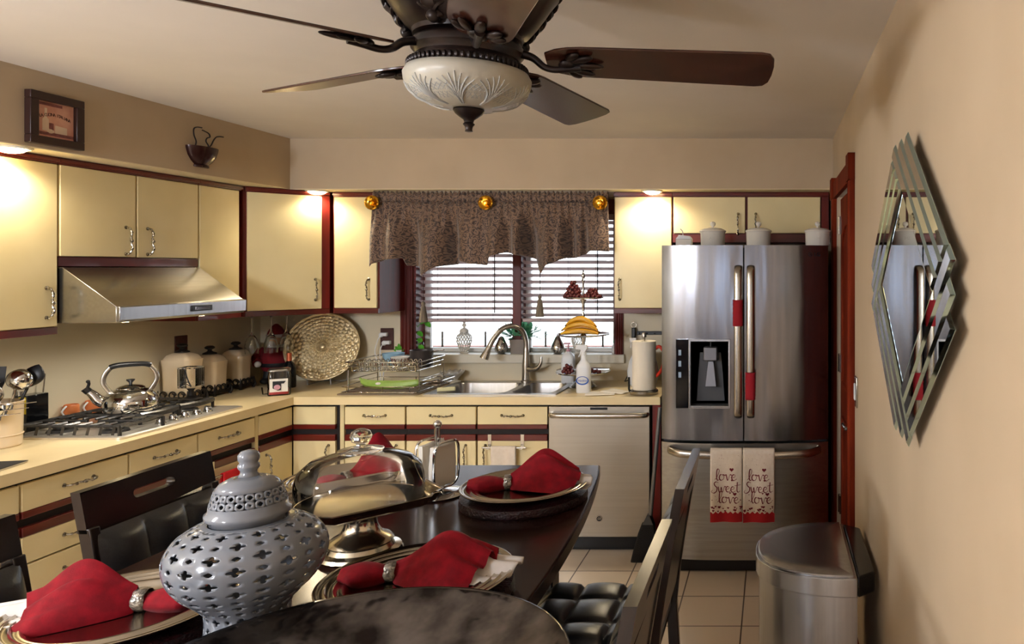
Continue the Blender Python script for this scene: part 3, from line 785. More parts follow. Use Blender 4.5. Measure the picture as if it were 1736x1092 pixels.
# ------------------------------------------------------------------ cooktop
t = thing('cooktop', 'stainless gas cooktop with black grates below the range hood', 'cooktop', (-3.09, 3.58, WT))
cx0, cx1, cy0, cy1 = -3.345, -2.83, 3.205, 3.955
b = MB(); loft(b, [[(x, y, WT) for x, y in rrect(cx0, cx1, cy0, cy1, .03)], [(x, y, WT+.008) for x, y in rrect(cx0, cx1, cy0, cy1, .03)], [(x, y, WT+.012) for x, y in rrect(cx0+.012, cx1-.012, cy0+.012, cy1-.012, .025)], [(x, y, WT+.007) for x, y in rrect(cx0+.025, cx1-.025, cy0+.025, cy1-.025, .02)]], False, True)
b.build('pan', M_cooksteel, t, smooth=30)
for x, y in ((-3.22,3.34),(-2.98,3.34),(-3.15,3.58),(-3.22,3.82),(-3.05,3.83)):
    b = MB(); b.lathe([(0,0),(.055,0),(.05,.010),(.03,.014),(.03,.022),(.04,.022),(.04,.028),(.0,.030)], (x, y, WT+.007), 28); b.build('burner', M_grate, t)
def grate(x0, x1, y0, y1, nf, curved=False):
    b = MB(); zt = WT+.052; w = .006
    def bar(p, q, zz=zt): b.tube([(p[0], p[1], zz), (q[0], q[1], zz)], .0055, 4, flat=1.1)
    bar((x0,y0),(x0,y1)); bar((x0,y0),(x1,y0)); bar((x0,y1),(x1,y1))
    if curved:
        pts = [(x1+.022*sin(pi*i/14), y0+(y1-y0)*i/14, zt-.004) for i in range(15)]
        b.tube(pts, .011, 6, flat=1.3)
    else: bar((x1,y0),(x1,y1))
    ym, xm = (y0+y1)/2, (x0+x1)/2
    bar((x0,ym),(xm-.03,ym)); bar((xm+.03,ym),(x1,ym))
    for i in range(nf):
        x = x0+(x1-x0)*(i+.6)/nf
        if abs(x-xm) < .02: continue
        bar((x,y0),(x,y0+(y1-y0)*.33)); bar((x,y1),(x,y1-(y1-y0)*.33))
        b.tube([(x, y0, zt), (x-.006, y0-.004, WT+.014)], .007, 4)
    for x in (x0, x1):
        for y in (y0, y1): b.rod((x, y, WT+.006), (x, y, zt), .008, 6)
    return b.build('grate', M_grate, t, smooth=30)
grate(-3.315, -2.865, 3.235, 3.465, 8); grate(-3.315, -2.985, 3.48, 3.695, 6, True); grate(-3.315, -2.985, 3.71, 3.93, 6, True)
for k in range(5):
    b = MB(); b.lathe([(0,0),(.022,0),(.022,.004),(.017,.008),(.016,.022),(.013,.026),(0,.027)], (-2.905, 3.50+.073*k, WT+.008), 20); b.cbox((-2.905, 3.50+.073*k, WT+.033), (.028,.007,.010)); b.build('knob', M_chrome, t)
# kettle
kx, ky, kz = -3.10, 3.56, WT+.0605
t = thing('kettle', 'shiny steel kettle with black handle on the cooktop', 'kettle', (kx, ky, kz))
b = MB(); b.lathe([(0,0),(.098,0),(.104,.006),(.108,.02),(.108,.05),(.100,.072),(.085,.09),(.06,.104),(.052,.106),(0,.106)], (kx, ky, kz), 48); b.build('body', M_chrome, t)
b = MB(); b.lathe([(0,.106),(.055,.106),(.055,.110),(.045,.118),(.02,.124),(0,.125)], (kx, ky, kz), 36); ld = b.build('lid', M_chrome, t)
b = MB(); b.lathe([(.006,.124),(.007,.134),(.017,.146),(.016,.15),(0,.151)], (kx, ky, kz), 20); b.build('lid_knob', M_black, ld)
MK = TR(kx, ky, kz) @ RZ(41)          # spout towards the left of the picture
b = MB(MK); b.tube(smoothpath([(-.085,0,.045),(-.115,0,.062),(-.135,0,.09),(-.155,0,.112)], 5), [.030-.0011*i for i in range(16)], 14); b.build('spout', M_chrome, t)
b = MB(MK); b.tube([(-.148,0,.104),(-.163,0,.122)], .0165, 14); b.tube(smoothpath([(-.155,0,.118),(-.148,0,.14),(-.15,0,.15)], 4), .006, 8); b.sphere((-.151,0,.153), .008, 10, 8); b.build('whistle_cap', M_black, t)
for q in (-1, 1):
    b = MB(MK); b.tube(smoothpath([(q*.075,0,.095),(q*.098,0,.14),(q*.092,0,.18),(q*.070,0,.214)], 5), .0068, 8, flat=1.5); b.build('handle_bracket', M_nickel, t)
b = MB(MK); b.tube(smoothpath([(-.076,0,.212),(-.04,0,.221),(.04,0,.221),(.076,0,.212)], 5), [.011]+[.0125]*14+[.011], 12); b.build('grip', M_black, t)
# tumbler with a tower print
tx, ty, tz = -3.045, 3.86, WT+.0605
t = thing('tea_light_holder', 'glass tea light holder with tower picture and dark foot on the cooktop', 'candle holder', (tx, ty, tz))
b = MB(); b.lathe([(0,0),(.048,0),(.05,.004),(.028,.010),(.014,.020),(.012,.045),(.02,.058),(.035,.063),(0,.063)], (tx, ty, tz), 28); b.build('foot', M_iron, t)
b = MB(); Mt = TR(tx, ty, tz+.0635) @ RZ(8)
o4 = [rrect(-.044,.044,-.044,.044,.012), rrect(-.040,.040,-.040,.040,.009)]
b.M = Mt; loft(b, [[(x,y,0) for x,y in o4[0]], [(x,y,.105) for x,y in o4[0]], [(x,y,.105) for x,y in o4[1]], [(x,y,.006) for x,y in o4[1]]], True, True); b.build('glass_cup', M_thin, t)
b = MB(Mt); b.M = Mt
for q in (-1, 1):
    b.tube([(q*.026,-.0448,.008),(q*.014,-.0448,.034),(q*.006,-.0448,.060),(0,-.0448,.098)], [.004,.0035,.003,.0015], 6)
b.box(-.019,.019,-.0455,-.0442,.030,.034); b.box(-.011,.011,-.0455,-.0442,.052,.055); b.tube([(-.02,-.0448,.012),(0,-.0448,.026),(.02,-.0448,.012)], .002, 5)
b.build('tower_print', M_dark2, t)
b = MB(Mt); b.M = Mt; loft(b, [[(x*1.03,y*1.03,.100) for x,y in o4[0]], [(x*1.03,y*1.03,.106) for x,y in o4[0]], [(x,y,.106) for x,y in o4[1]], [(x,y,.100) for x,y in o4[1]]]); b.build('rim', M_chrome, t)
# ------------------------------------------------------------------ square canisters with iron trim
def canister(x0, x1, y0, h, lab):
    wd = x1-x0; cx, cy = (x0+x1)/2, y0+wd*.40; dp = wd*.8
    t = thing('canister', lab, 'canister', (cx, cy, WT), 'cream canisters along the left wall')
    b = MB(); z = WT+.03
    def lp(s, zz): return [(x, y, zz) for x, y in rrect(cx-wd/2*s, cx+wd/2*s, cy-dp/2*s, cy+dp/2*s, .025*s)]
    loft(b, [lp(.86,z), lp(.90,z+.01), lp(.91,z+h*.5), lp(.95,z+h*.85), lp(1.0,z+h), lp(.97,z+h+.004), lp(.94,z+h-.004)], True, True); b.build('body', M_canister, t)
    b = MB(); loft(b, [lp(.93,z+h-.003), lp(.90,z+h+.008), lp(.75,z+h+.026), lp(.45,z+h+.038), lp(.2,z+h+.042)], True, True); ld = b.build('lid', M_canister, t, smooth=50)
    b = MB(); b.lathe([(0,0),(.036,0),(.034,.006),(.018,.013),(.010,.020),(.012,.026),(.024,.032),(.026,.040),(.016,.048),(0,.050)], (cx, cy, z+h+.041), 20); b.build('lid_knob', M_iron, ld)
    b = MB(); bw, bd = wd*.5, dp*.5
    b.box(cx-bw, cx+bw, cy-bd, cy+bd, WT+.012, WT+.029)
    for sx in (-1, 1):
        for sy in (-1, 1):
            px_, py_ = cx+sx*bw*.96, cy+sy*bd*.96
            b.tube([(px_, py_, WT+.001), (px_+sx*.008, py_+sy*.008, WT+.02), (px_+sx*.003, py_+sy*.003, WT+.07)], [.009,.008,.002], 6)
    for sgn, (ax, ay, nx, ny, n_, ln) in enumerate(((1,0,0,-1,3,bw),(0,1,1,0,3,bd))):
        for k in range(n_):
            f = (k-1)*.62*ln
            ox, oy = cx+ax*f+nx*(bw if nx else 0)*1.0, cy+ay*f+ny*(bd if ny else 0)
            pts = []
            for i in range(17):
                a = 2*pi*1.25*i/16; r_ = .022*(1-.55*i/16)
                pts.append((ox+ax*r_*cos(a)+nx*.004, oy+ay*r_*cos(a)+ny*.004, WT+.045+r_*sin(a)))
            b.tube(pts, .0042, 6)
    b.build('scroll_base', M_iron, t)
canister(-3.385, -3.222, 4.06, .205, 'largest cream square canister with black knob, nearest the cooktop')
canister(-3.395, -3.242, 4.285, .170, 'smallest cream square canister, middle one of the row of three')
canister(-3.405, -3.262, 4.52, .172, 'cream square canister with black knob, last in the row near the corner')
# outlets
t = thing('wall_outlet', 'brown blank wall plate above the largest cream canister', 'outlet', (XL+.006, 4.25, 1.15))
b = MB(); b.box(XL+.0065, XL+.013, 4.205, 4.295, 1.150, 1.272); b.build('plate', M_outlet, t, bevel=.003)
b = MB(); b.box(XL+.0125, XL+.015, 4.235, 4.265, 1.175, 1.245); b.build('insert', M_outlet, t, bevel=.002)
t = thing('wall_outlet', 'brown outlet plate with two white plugs left of the window', 'outlet', (-2.568, YB-.006, 1.117))
b = MB(); b.box(-2.612, -2.524, YB-.0125, YB-.0065, 1.117, 1.262); b.build('plate', M_outlet, t, bevel=.003)
b = MB()
for z in (1.155, 1.215): b.box(-2.59, -2.546, YB-.0145, YB-.012, z-.017, z+.017)
b.build('socket', M_outlet, t, bevel=.002)
for i, (x, z, xe) in enumerate(((-2.585, 1.222, -2.60), (-2.565, 1.168, -2.585))):
    t = thing('power_plug', ('white plug in the upper socket of the brown outlet' if i == 0 else 'white plug in the lower socket of the brown outlet'), 'plug', (x, YB-.04, z-.2), 'white plugs by the window')
    b = MB(); b.box(x-.014, x+.03, YB-.045, YB-.0155, z-.012, z+.012); b.sphere((x-.012, YB-.03, z-.004), (.016,.014,.017), 12, 8); b.build('plug_head', M_plastic, t, bevel=.004)
    b = MB(); b.tube(smoothpath([(x-.012, YB-.034, z), (x-.03, YB-.04, z-.04), (xe-.03+.02*i, YB-.045, z-.12), (xe+.015*i, YB-.05, WT+.10), (xe+.01, YB-.05, WT+.004)], 6), .003, 6); b.build('cord', M_plastic, t)
# ------------------------------------------------------------------ crock of utensils and neighbours at the left edge
ux, uy = -3.255, 3.075
t = thing('utensil_crock', 'cream crock holding cooking utensils at the left edge of the worktop', 'crock', (ux, uy, WT))
b = MB(); b.lathe([(0,0),(.085,0),(.09,.006),(.092,.09),(.094,.18),(.098,.186),(.092,.188),(.088,.18),(.086,.012),(0,.010)], (ux, uy, WT), 40); b.build('body', M_canister, t)
b = MB(); b.tube([(ux+.088,uy-.03,WT+.14),(ux+.13,uy-.05,WT+.135),(ux+.135,uy-.05,WT+.10),(ux+.092,uy-.03,WT+.06)], .006, 8) if False else b.torus((ux,uy,WT+.05), .092, .003, 40, 6); b.build('band', M_canister, t)
def spoonlike(name, lab, base, top, kind, mat, grp='utensils standing in the cream crock'):
    t = thing(name, lab, 'utensil', base, grp)
    B_, T_ = Vector(base), Vector(top); d = (T_-B_).normalized()
    b = MB(); b.rod(B_, T_-d*.03, .0045, 8, .0055); b.build('handle', mat, t)
    nrm = Vector((.35,-.93,.1)); nrm = (nrm-d*nrm.dot(d)).normalized(); sd = d.cross(nrm)
    Mh = Matrix.Identity(4)
    for i in range(3): Mh[i][0] = sd[i]; Mh[i][1] = nrm[i]; Mh[i][2] = d[i]; Mh[i][3] = T_[i]
    b = MB(Mh)
    if kind == 'spoon': b.surf(lambda u, v: (.037*sin(pi*u)**.8*cos(pi*v), .012*sin(pi*u)*sin(pi*v)-.004, -.05+.10*u), 12, 10); sol = .002
    elif kind == 'ladle': b.surf(lambda u, v: (.044*sin(u*pi/2)*cos(2*pi*v), .045*cos(u*pi/2)-.02, .044*sin(u*pi/2)*sin(2*pi*v)), 8, 24, False, True); sol = .002
    else: b.prism([(-.018,0,-.05),(.018,0,-.05),(.032,0,-.01),(.034,0,.06),(-.034,0,.06),(-.032,0,-.01)], (0,.002,0)); sol = 0
    b.build('head', mat, t, solid=sol, smooth=60)
spoonlike('ladle', 'shiny steel ladle standing in the crock, facing the room', (ux+.03, uy+.01, WT+.02), (ux+.075, uy+.03, WT+.275), 'ladle', M_chrome)
spoonlike('serving_spoon', 'steel serving spoon at the left of the crock', (ux-.02, uy-.02, WT+.02), (ux+.005, uy-.06, WT+.25), 'spoon', M_chrome)
spoonlike('cooking_spoon', 'black cooking spoon behind the steel ladle', (ux+.01, uy+.03, WT+.02), (ux+.085, uy+.085, WT+.285), 'spoon', M_black)
spoonlike('spatula', 'dark spatula at the back left of the crock', (ux-.03, uy+.02, WT+.02), (ux-.03, uy+.04, WT+.27), 'spatula', M_black)
spoonlike('pasta_spoon', 'steel slotted spoon low at the front of the crock', (ux+.02, uy-.03, WT+.02), (ux+.035, uy-.035, WT+.225), 'spoon', M_nickel)
t = thing('measuring_cups', 'steel measuring cups hooked over the front of the crock rim', 'measuring cups', (ux+.1, uy-.07, WT+.12))
b = MB()
for k in range(3): b.lathe([(0,0),(.028-.003*k,0),(.032-.003*k,.022),(.03-.003*k,.022),(.026-.003*k,.002),(0,.002)], (ux+.085+.012*k, uy-.085+.016*k, WT+.125+.02*k), 20)
b.build('cup', M_chrome, t)
b = MB()
for k in range(3): b.tube([(ux+.115+.012*k, uy-.085+.016*k, WT+.146+.02*k), (ux+.17+.012*k, uy-.05+.02*k, WT+.15+.02*k)], .004, 6, flat=.5)
b.build('handle', M_chrome, t)
t = thing('bottle_box', 'dark box with yellow tag standing behind the cooktop at the left', 'box', (-3.38, 3.36, WT))
b = MB(); b.box(-3.412, -3.348, 3.31, 3.41, WT, WT+.172); b.build('box', M_lcd, t, bevel=.003)
b = MB(); b.box(-3.385, -3.352, 3.3085, 3.3105, WT+.09, WT+.165); b.build('tag', pm('yellow tag paper', (222,196,40), .6), t)
b = MB(); b.rod((-3.365, 3.40, WT+.17), (-3.360, 3.405, WT+.26), .003, 6); b.rod((-3.40, 3.33, WT+.17), (-3.40, 3.33, WT+.19), .010, 10); b.build('handle', M_nickel, t)
for i, yy in enumerate((3.555, 3.665)):
    c = (-3.381, yy, WT)
    t = thing('small_mug', ('small orange mug behind the cooktop, nearer the dark box' if i == 0 else 'small orange mug behind the cooktop, nearer the kettle'), 'mug', c, 'orange mugs behind the cooktop')
    b = MB(); b.lathe([(0,0),(.022,0),(.0295,.03),(.029,.085),(.026,.09),(.026,.084),(.024,.004),(0,.004)], c, 24); b.build('cup', M_copper, t)
    b = MB(); b.tube([(c[0]+.003, c[1]-.029-.022*sin(pi*k/8), WT+.085-.05*k/8) for k in range(9)], .004, 8); b.build('handle', M_plastic, t)
b = MB(); b.M = TR(-2.93, 2.70, WT) @ RZ(12); b.box(-.10, .09, -.13, .12, 0, .006); b.cur = 1; b.box(-.102, .092, -.132, .122, .006, .0075)
tag(b.build('magazine', [M_paper, M_dark2], smooth=0), 'thin dark-covered magazine lying on the worktop at the left edge', 'magazine')
# ------------------------------------------------------------------ corner items
c = at(466, 671, 4.32); jx, jy = c.x, 4.36
t = thing('cookie_jar', 'square glass jar with red base and white picture label at the corner', 'jar', (jx, jy, WT))
b = MB(TR(jx, jy, WT) @ RZ(30)); 
lp = lambda s, z, r=.02: [(x, y, z) for x, y in rrect(-.057*s, .057*s, -.05*s, .05*s, r*s)]
loft(b, [lp(.96,0), lp(1,.004), lp(1,.115), lp(.9,.135), lp(.9,.14), lp(.86,.14), lp(.86,.134), lp(.96,.113), lp(.96,.006)], True, True); b.build('glass', M_thin, t, smooth=30)
b = MB(TR(jx, jy, WT) @ RZ(30)); loft(b, [lp(.94,.007), lp(.94,.034)], True, True); b.build('red_filling', M_redplas, t)
b = MB(TR(jx, jy, WT) @ RZ(30)); loft(b, [lp(.97,.141), lp(.97,.150), lp(.85,.155)], True, True); b.build('lid', M_nickel, t)
b = MB(TR(jx, jy, WT) @ RZ(30)); b.box(-.045, .045, -.0448, -.0505, .022, .098); lb = b.build('label', M_paper, t)
b = MB(TR(jx, jy, WT) @ RZ(30)); b.sphere((-.008,-.0528,.05), (.017,.0008,.015), 16, 6); b.build('printed_plate', M_pink, lb)
b = MB(TR(jx, jy, WT) @ RZ(30)); b.prism([(-.03,-.0527,.045),(-.03,-.0527,.085),(.035,-.0527,.085),(.025,-.0527,.07),(.012,-.0527,.07),(.012,-.0527,.032),(-.005,-.0527,.03)], (0,-.0002,0)); b.build('printed_shape', M_dark2, lb)
c = (jx-.085, jy+.01, WT)
b = MB(); b.lathe([(0,0),(.02,0),(.026,.04),(.024,.04),(.019,.003),(0,.003)], c, 20); tag(b.build('glass_cup', M_thin), 'tiny clear glass beside the red-based jar', 'glass')
# hanging glasses
for px, yy, lab in ((427, 4.44, 'clear stem glass hanging upside down, left one under the corner cabinet'), (459.5, 4.50, 'clear stem glass hanging upside down, middle one under the corner cabinet'), (486, 4.62, 'clear stem glass hanging upside down, right one under the corner cabinet')):
    p = at(px, 560, yy)
    t = thing('stem_glass', lab, 'glass', (p.x, yy, 1.15), 'stem glasses hanging under the corner cabinet')
    zt = 1.377
    b = MB(); b.lathe([(0,0),(.033,0),(.033,-.003),(.006,-.009),(.0045,-.02),(.0045,-.10),(.009,-.112),(.026,-.14),(.036,-.175),(.0375,-.20),(.035,-.232),(.033,-.232),(.0355,-.20),(.034,-.176),(.024,-.143),(.006,-.116),(0,-.114)], (p.x, yy, zt), 28); b.build('bowl', M_glass, t)
# doll
dx, dy = -3.222, 4.785
t = thing('figurine', 'dark red cloth figurine in coat and cap behind the red-based jar', 'figurine', (dx, dy, WT))
b = MB(); b.lathe([(0,.085),(.07,.085),(.085,.11),(.088,.17),(.078,.215),(.05,.24),(0,.245)], (dx, dy, WT), 28); b.build('coat', M_santa, t)
b = MB(); b.tube(smoothpath([(dx+.06,dy-.01,WT+.215),(dx+.11,dy-.03,WT+.185),(dx+.15,dy-.05,WT+.155)], 4), [.032]*5+[.028]*4, 12); b.build('sleeve', M_santa, t)
b = MB(); b.tube(smoothpath([(dx-.06,dy-.01,WT+.215),(dx-.09,dy-.05,WT+.17),(dx-.06,dy-.09,WT+.14)], 4), [.032]*5+[.028]*4, 12); b.build('sleeve', M_santa, t)
b = MB(); b.sphere((dx+.165,dy-.055,WT+.145), (.02,.02,.024)); b.sphere((dx-.05,dy-.10,WT+.135), .02); b.build('mitten', M_white, t)
b = MB(); b.sphere((dx,dy-.005,WT+.285), (.043,.040,.048)); b.build('head', pm('doll face', (206,160,130), .7), t)
b = MB(); b.lathe([(.047,0),(.05,.015),(.046,.03),(.03,.06),(.012,.078),(0,.082)], (dx,dy,WT+.305), 24); b.build('cap', M_santa, t)
b = MB(); b.torus((dx,dy,WT+.31), .046, .011, 24, 8); b.sphere((dx,dy-.035,WT+.262), (.032,.016,.03)); b.torus((dx,dy,WT+.242), .045, .012, 24, 8); b.build('fur_trim', M_white, t)
b = MB(); b.torus((dx,dy,WT+.125), .084, .010, 28, 6, sq=1.4)
for q in (-1, 1): b.tube([(dx+q*.035, dy-.02, WT+.09), (dx+q*.035, dy-.03, WT+.02)], .028, 12); b.sphere((dx+q*.036, dy-.045, WT+.021), (.028,.042,.021))
b.build('belt_and_boots', M_dark2, t)
bx_, by_ = -3.03, 4.62
t = thing('wine_bottle', 'small dark bottle with orange neck band in front of the red figurine', 'bottle', (bx_, by_, WT))
b = MB(); b.lathe([(0,0),(.036,0),(.038,.004),(.038,.12),(.03,.145),(.014,.165),(.013,.215),(0,.215)], (bx_, by_, WT), 28); b.build('glass', M_lcd, t)
b = MB(); b.lathe([(.0145,.166),(.0138,.205),(.0135,.216),(0,.2165)], (bx_, by_, WT), 24); b.build('neck_band', pm('orange foil', (206,104,66), .35, .4), t)
# big woven round tray on its stand
rx, ry = -2.915, 4.775
t = thing('round_tray', 'large round gold basket-weave tray leaning on a clear stand in the corner', 'tray', (rx, ry, WT))
Mr = TR(rx, ry, WT+.238) @ RZ(14) @ RX(74)
b = MB(Mr); NR, NT = 10, 84
def weave(u, v, side):
    r = .012+.205*u; a = 2*pi*v
    k = (.5+.5*cos(2*pi*NR*u))*(.5+.5*cos(30*a+pi*round(u*NR)+u*10))
    z = .009*k**.6+.010*u*u if side else -.003+.010*u*u
    return (r*cos(a), r*sin(a), z)
b.surf(lambda u, v: weave(u, v, True), NR*4, 216, False, True)
b.surf(lambda u, v: weave(u, v, False), 6, 216, False, True)
b.torus((0,0,.012), .217, .005, 108, 8); b.sphere((0,0,.003), (.016,.016,.006))
b.build('woven_disc', M_wicker, t, smooth=60)
b = MB()
for q in (-1, 1):
    x = rx+q*.075+.02
    b.tube([(x, ry-.075, WT+.045), (x, ry-.07, WT+.004), (x, ry+.11, WT+.004), (x-.0, ry+.075, WT+.26)], .0035, 6)
b.rod((rx-.055, ry+.10, WT+.004), (rx+.095, ry+.10, WT+.004), .0035, 6); b.build('wire_stand', pm('clear acrylic', (230,230,230), .1, trans=.6), t)
# ------------------------------------------------------------------ dish rack
t = thing('dish_rack', 'two-tier chrome wire dish rack left of the sink', 'dish rack', (-2.33, 4.56, WT))
b = MB(); loft(b, [[(x,y,WT+.0002) for x,y in rrect(-2.565,-2.085,4.325,4.775,.02)], [(x,y,WT+.006) for x,y in rrect(-2.565,-2.085,4.325,4.775,.02)], [(x,y,WT+.003) for x,y in rrect(-2.555,-2.095,4.335,4.765,.02)]], True, True); b.build('drain_mat', pm('brown drain mat', (128,110,92), .6), t)
wr = .0028
def wrect(b, x0, x1, y0, y1, z, r=wr): b.tube([(x,y,z) for x,y in rrect(x0,x1,y0,y1,.02,4)], r, 6, True)
b = MB(); wrect(b, -2.55, -2.10, 4.345, 4.755, WT+.012, .0035); wrect(b, -2.55, -2.10, 4.345, 4.755, WT+.045)
for k in range(9): y = 4.36+.38*k/8; b.rod((-2.55, y, WT+.014), (-2.10, y, WT+.014), .0018, 6)
for x in (-2.51, -2.30, -2.14):
    for y in (4.345, 4.755): b.rod((x, y, WT+.006), (x, y, WT+.048), .003, 6)
b.build('lower_basket', M_chrome, t)
b = MB()
for x in (-2.545, -2.12):
    for y in (4.42, 4.75): b.tube([(x, y, WT+.006), (x, y, WT+.135)], .0035, 8)
    b.rod((x, 4.42, WT+.075), (x, 4.75, WT+.075), .003, 6)
b.build('upright', M_nickel, t)
b = MB(); z = WT+.128
wrect(b, -2.53, -2.13, 4.42, 4.75, z, .003); wrect(b, -2.56, -2.115, 4.40, 4.77, z+.055, .0035); wrect(b, -2.55, -2.12, 4.41, 4.76, z+.03)
for k in range(11): x = -2.52+.38*k/10; b.tube([(x, 4.40, z+.055), (x, 4.42, z), (x, 4.75, z), (x, 4.77, z+.055)], .002, 6)
for k in range(13):
    x = -2.50+.34*k/12
    b.tube([(x-.009, 4.445, z+.002), (x-.009, 4.445, z+.05), (x-.004, 4.445, z+.061), (x+.004, 4.445, z+.061), (x+.009, 4.445, z+.05), (x+.009, 4.445, z+.002)], .002, 6)
    b.tube([(x-.009, 4.52, z+.002), (x-.009, 4.52, z+.05), (x-.004, 4.52, z+.061), (x+.004, 4.52, z+.061), (x+.009, 4.52, z+.05), (x+.009, 4.52, z+.002)], .002, 6)
b.build('upper_basket', M_chrome, t)
b = MB(); wrect(b, -2.10, -1.985, 4.40, 4.62, WT+.07, .003); wrect(b, -2.10, -1.985, 4.40, 4.62, WT+.05, .003)
for y in (4.45, 4.51, 4.57): b.rod((-2.10, y, WT+.05), (-1.985, y, WT+.05), .002, 6)
b.build('side_tray', M_chrome, t)
# plantain on the lower basket
b = MB(); n = 20
path = smoothpath([(-2.505,4.475,WT+.078),(-2.475,4.47,WT+.056),(-2.43,4.465,WT+.044),(-2.34,4.46,WT+.041),(-2.25,4.462,WT+.042),(-2.17,4.468,WT+.050),(-2.14,4.472,WT+.056)], 5); n = len(path)
b.tube(path, [.007 if i < 3 else .009+.017*sin(min(1, (i-2)/(n-3)*1.0)*pi)**.45 for i in range(n)], 7)
pl = b.build('plantain', M_plantain, smooth=25); tag(pl, 'long green plantain lying in the lower tier of the dish rack', 'plantain')
b = MB(); b.sphere((-2.375,4.4405,WT+.050), (.019,.003,.009), 14, 6); tk = b.build('sticker', M_paper, pl)
px_, py_ = -2.193, 4.605
t = thing('saucepan', 'small dark grey pot on the upper tier of the dish rack', 'pot', (px_, py_, WT+.132))
b = MB(); b.lathe([(0,0),(.058,0),(.066,.008),(.068,.10),(.071,.104),(.066,.104),(.063,.098),(.06,.006),(0,.005)], (px_, py_, WT+.1325), 36); b.build('body', M_potdark, t)
b = MB(); b.tube([(px_+.066, py_-.01, WT+.222), (px_+.10, py_-.02, WT+.232), (px_+.155, py_-.035, WT+.24)], .006, 8, flat=.6); b.build('handle', M_nickel, t)
c = (-2.32, 4.60, WT+.1325)
t = thing('bowl', 'small white bowl with red stripes on the upper tier of the dish rack', 'bowl', c)
b = MB(); b.lathe([(0,0),(.03,0),(.05,.03),(.058,.062),(.055,.062),(.047,.03),(.028,.004),(0,.004)], c, 32); b.build('body', M_ceramic, t)
b = MB()
for k in range(18):
    a = 2*pi*k/18; b.tube([(c[0]+.0345*cos(a), c[1]+.0345*sin(a), c[2]+.006), (c[0]+.051*cos(a), c[1]+.051*sin(a), c[2]+.03), (c[0]+.0575*cos(a), c[1]+.0575*sin(a), c[2]+.055)], .0025, 5)
b.build('red_stripes', M_maroon, t)
c = (-2.44, 4.71, WT+.1325)
b = MB(); b.lathe([(0,0),(.035,0),(.06,.05),(.066,.075),(.063,.075),(.055,.045),(.03,.004),(0,.004)], (-2.41, 4.685, WT+.1325), 28); tag(b.build('blue_bowl', pm('pale blue plastic', (150,190,214), .4)), 'pale blue bowl at the back of the dish rack upper tier', 'bowl')
# ------------------------------------------------------------------ sink and taps
t = thing('kitchen_sink', 'stainless steel double sink set into the worktop', 'sink', (-1.67, 4.6, WT))
def basin(x0, x1, y0, y1, ox0, ox1, oy0, oy1, dz):
    b = MB(); inn = rrect(x0, x1, y0, y1, .07, 8); cx, cy = (x0+x1)/2, (y0+y1)/2; out = []
    for x, y in inn:
        ddx, ddy = x-cx, y-cy
        k = min((ox1-cx)/ddx if ddx > 1e-6 else (ox0-cx)/ddx if ddx < -1e-6 else 9e9, (oy1-cy)/ddy if ddy > 1e-6 else (oy0-cy)/ddy if ddy < -1e-6 else 9e9)
        out.append((cx+ddx*k, cy+ddy*k))
    z = WT+.0045
    sh = lambda s, zz: [(cx+(x-cx)*s, cy+(y-cy)*s, zz) for x, y in inn]
    loft(b, [[(x,y,z) for x,y in out], sh(1.0, z), sh(.985, z-.006), sh(.96, WT-dz*.9), sh(.88, WT-dz)], False, True)
    return b
basin(-2.022,-1.60,4.378,4.785,-2.062,-1.583,4.345,4.865,.165).build('basin', M_steel, t, smooth=50)
basin(-1.566,-1.315,4.378,4.785,-1.583,-1.275,4.345,4.865,.15).build('basin', M_steel, t, smooth=50)
b = MB(); b.prism([(-2.062,4.345,WT+.0002),(-1.275,4.345,WT+.0002),(-1.275,4.349,WT+.0002),(-2.062,4.349,WT+.0002)], (0,0,.004)); b.build('rim', M_steel, t)
b = MB()
for x in (-1.81, -1.44): b.lathe([(0,0),(.035,0),(.04,.003),(.03,.004),(0,.002)], (x, 4.6, WT-.163 if x < -1.6 else WT-.148), 24)
b.build('drain', M_chrome, t)
fx_, fyy = -1.617, 4.835
t = thing('kitchen_faucet', 'brushed steel gooseneck faucet behind the sink', 'faucet', (fx_, fyy, WT))
zf = WT+.005
b = MB(); b.lathe([(0,0),(.034,0),(.034,.006),(.028,.012),(.0255,.06),(.0255,.11),(.021,.16),(.0175,.22),(0,.22)], (fx_, fyy, zf), 32); b.build('body', M_nickel, t)
b = MB(); b.tube(smoothpath([(fx_,fyy,zf+.21),(fx_-.002,fyy-.002,zf+.27),(fx_-.022,fyy-.02,zf+.335),(fx_-.07,fyy-.05,zf+.366),(fx_-.125,fyy-.085,zf+.35),(fx_-.17,fyy-.11,zf+.29),(fx_-.195,fyy-.125,zf+.235)], 7), .0165, 16); b.build('gooseneck', M_nickel, t)
b = MB(); b.tube(smoothpath([(fx_-.193,fyy-.124,zf+.24),(fx_-.205,fyy-.131,zf+.21),(fx_-.222,fyy-.14,zf+.165)], 4), [.017,.018,.0185,.019,.021,.023,.025,.027,.028], 16); b.build('spray_head', M_nickel, t)
b = MB(); b.tube(smoothpath([(fx_+.015,fyy-.01,zf+.082),(fx_+.05,fyy-.02,zf+.08),(fx_+.085,fyy-.03,zf+.092),(fx_+.108,fyy-.036,zf+.125),(fx_+.110,fyy-.036,zf+.165)], 5), [.017]*8+[.0165-.0009*i for i in range(13)], 12); b.build('lever', M_nickel, t)
sx_, sy_ = -1.352, 4.84
t = thing('soap_dispenser', 'brushed steel soap pump on the sink rim right of the faucet', 'soap dispenser', (sx_, sy_, WT))
b = MB(); b.lathe([(0,0),(.02,0),(.02,.006),(.013,.012),(.012,.055),(.009,.06),(.009,.072),(.013,.074),(.013,.085),(0,.087)], (sx_, sy_, zf), 24); b.build('body', M_nickel, t)
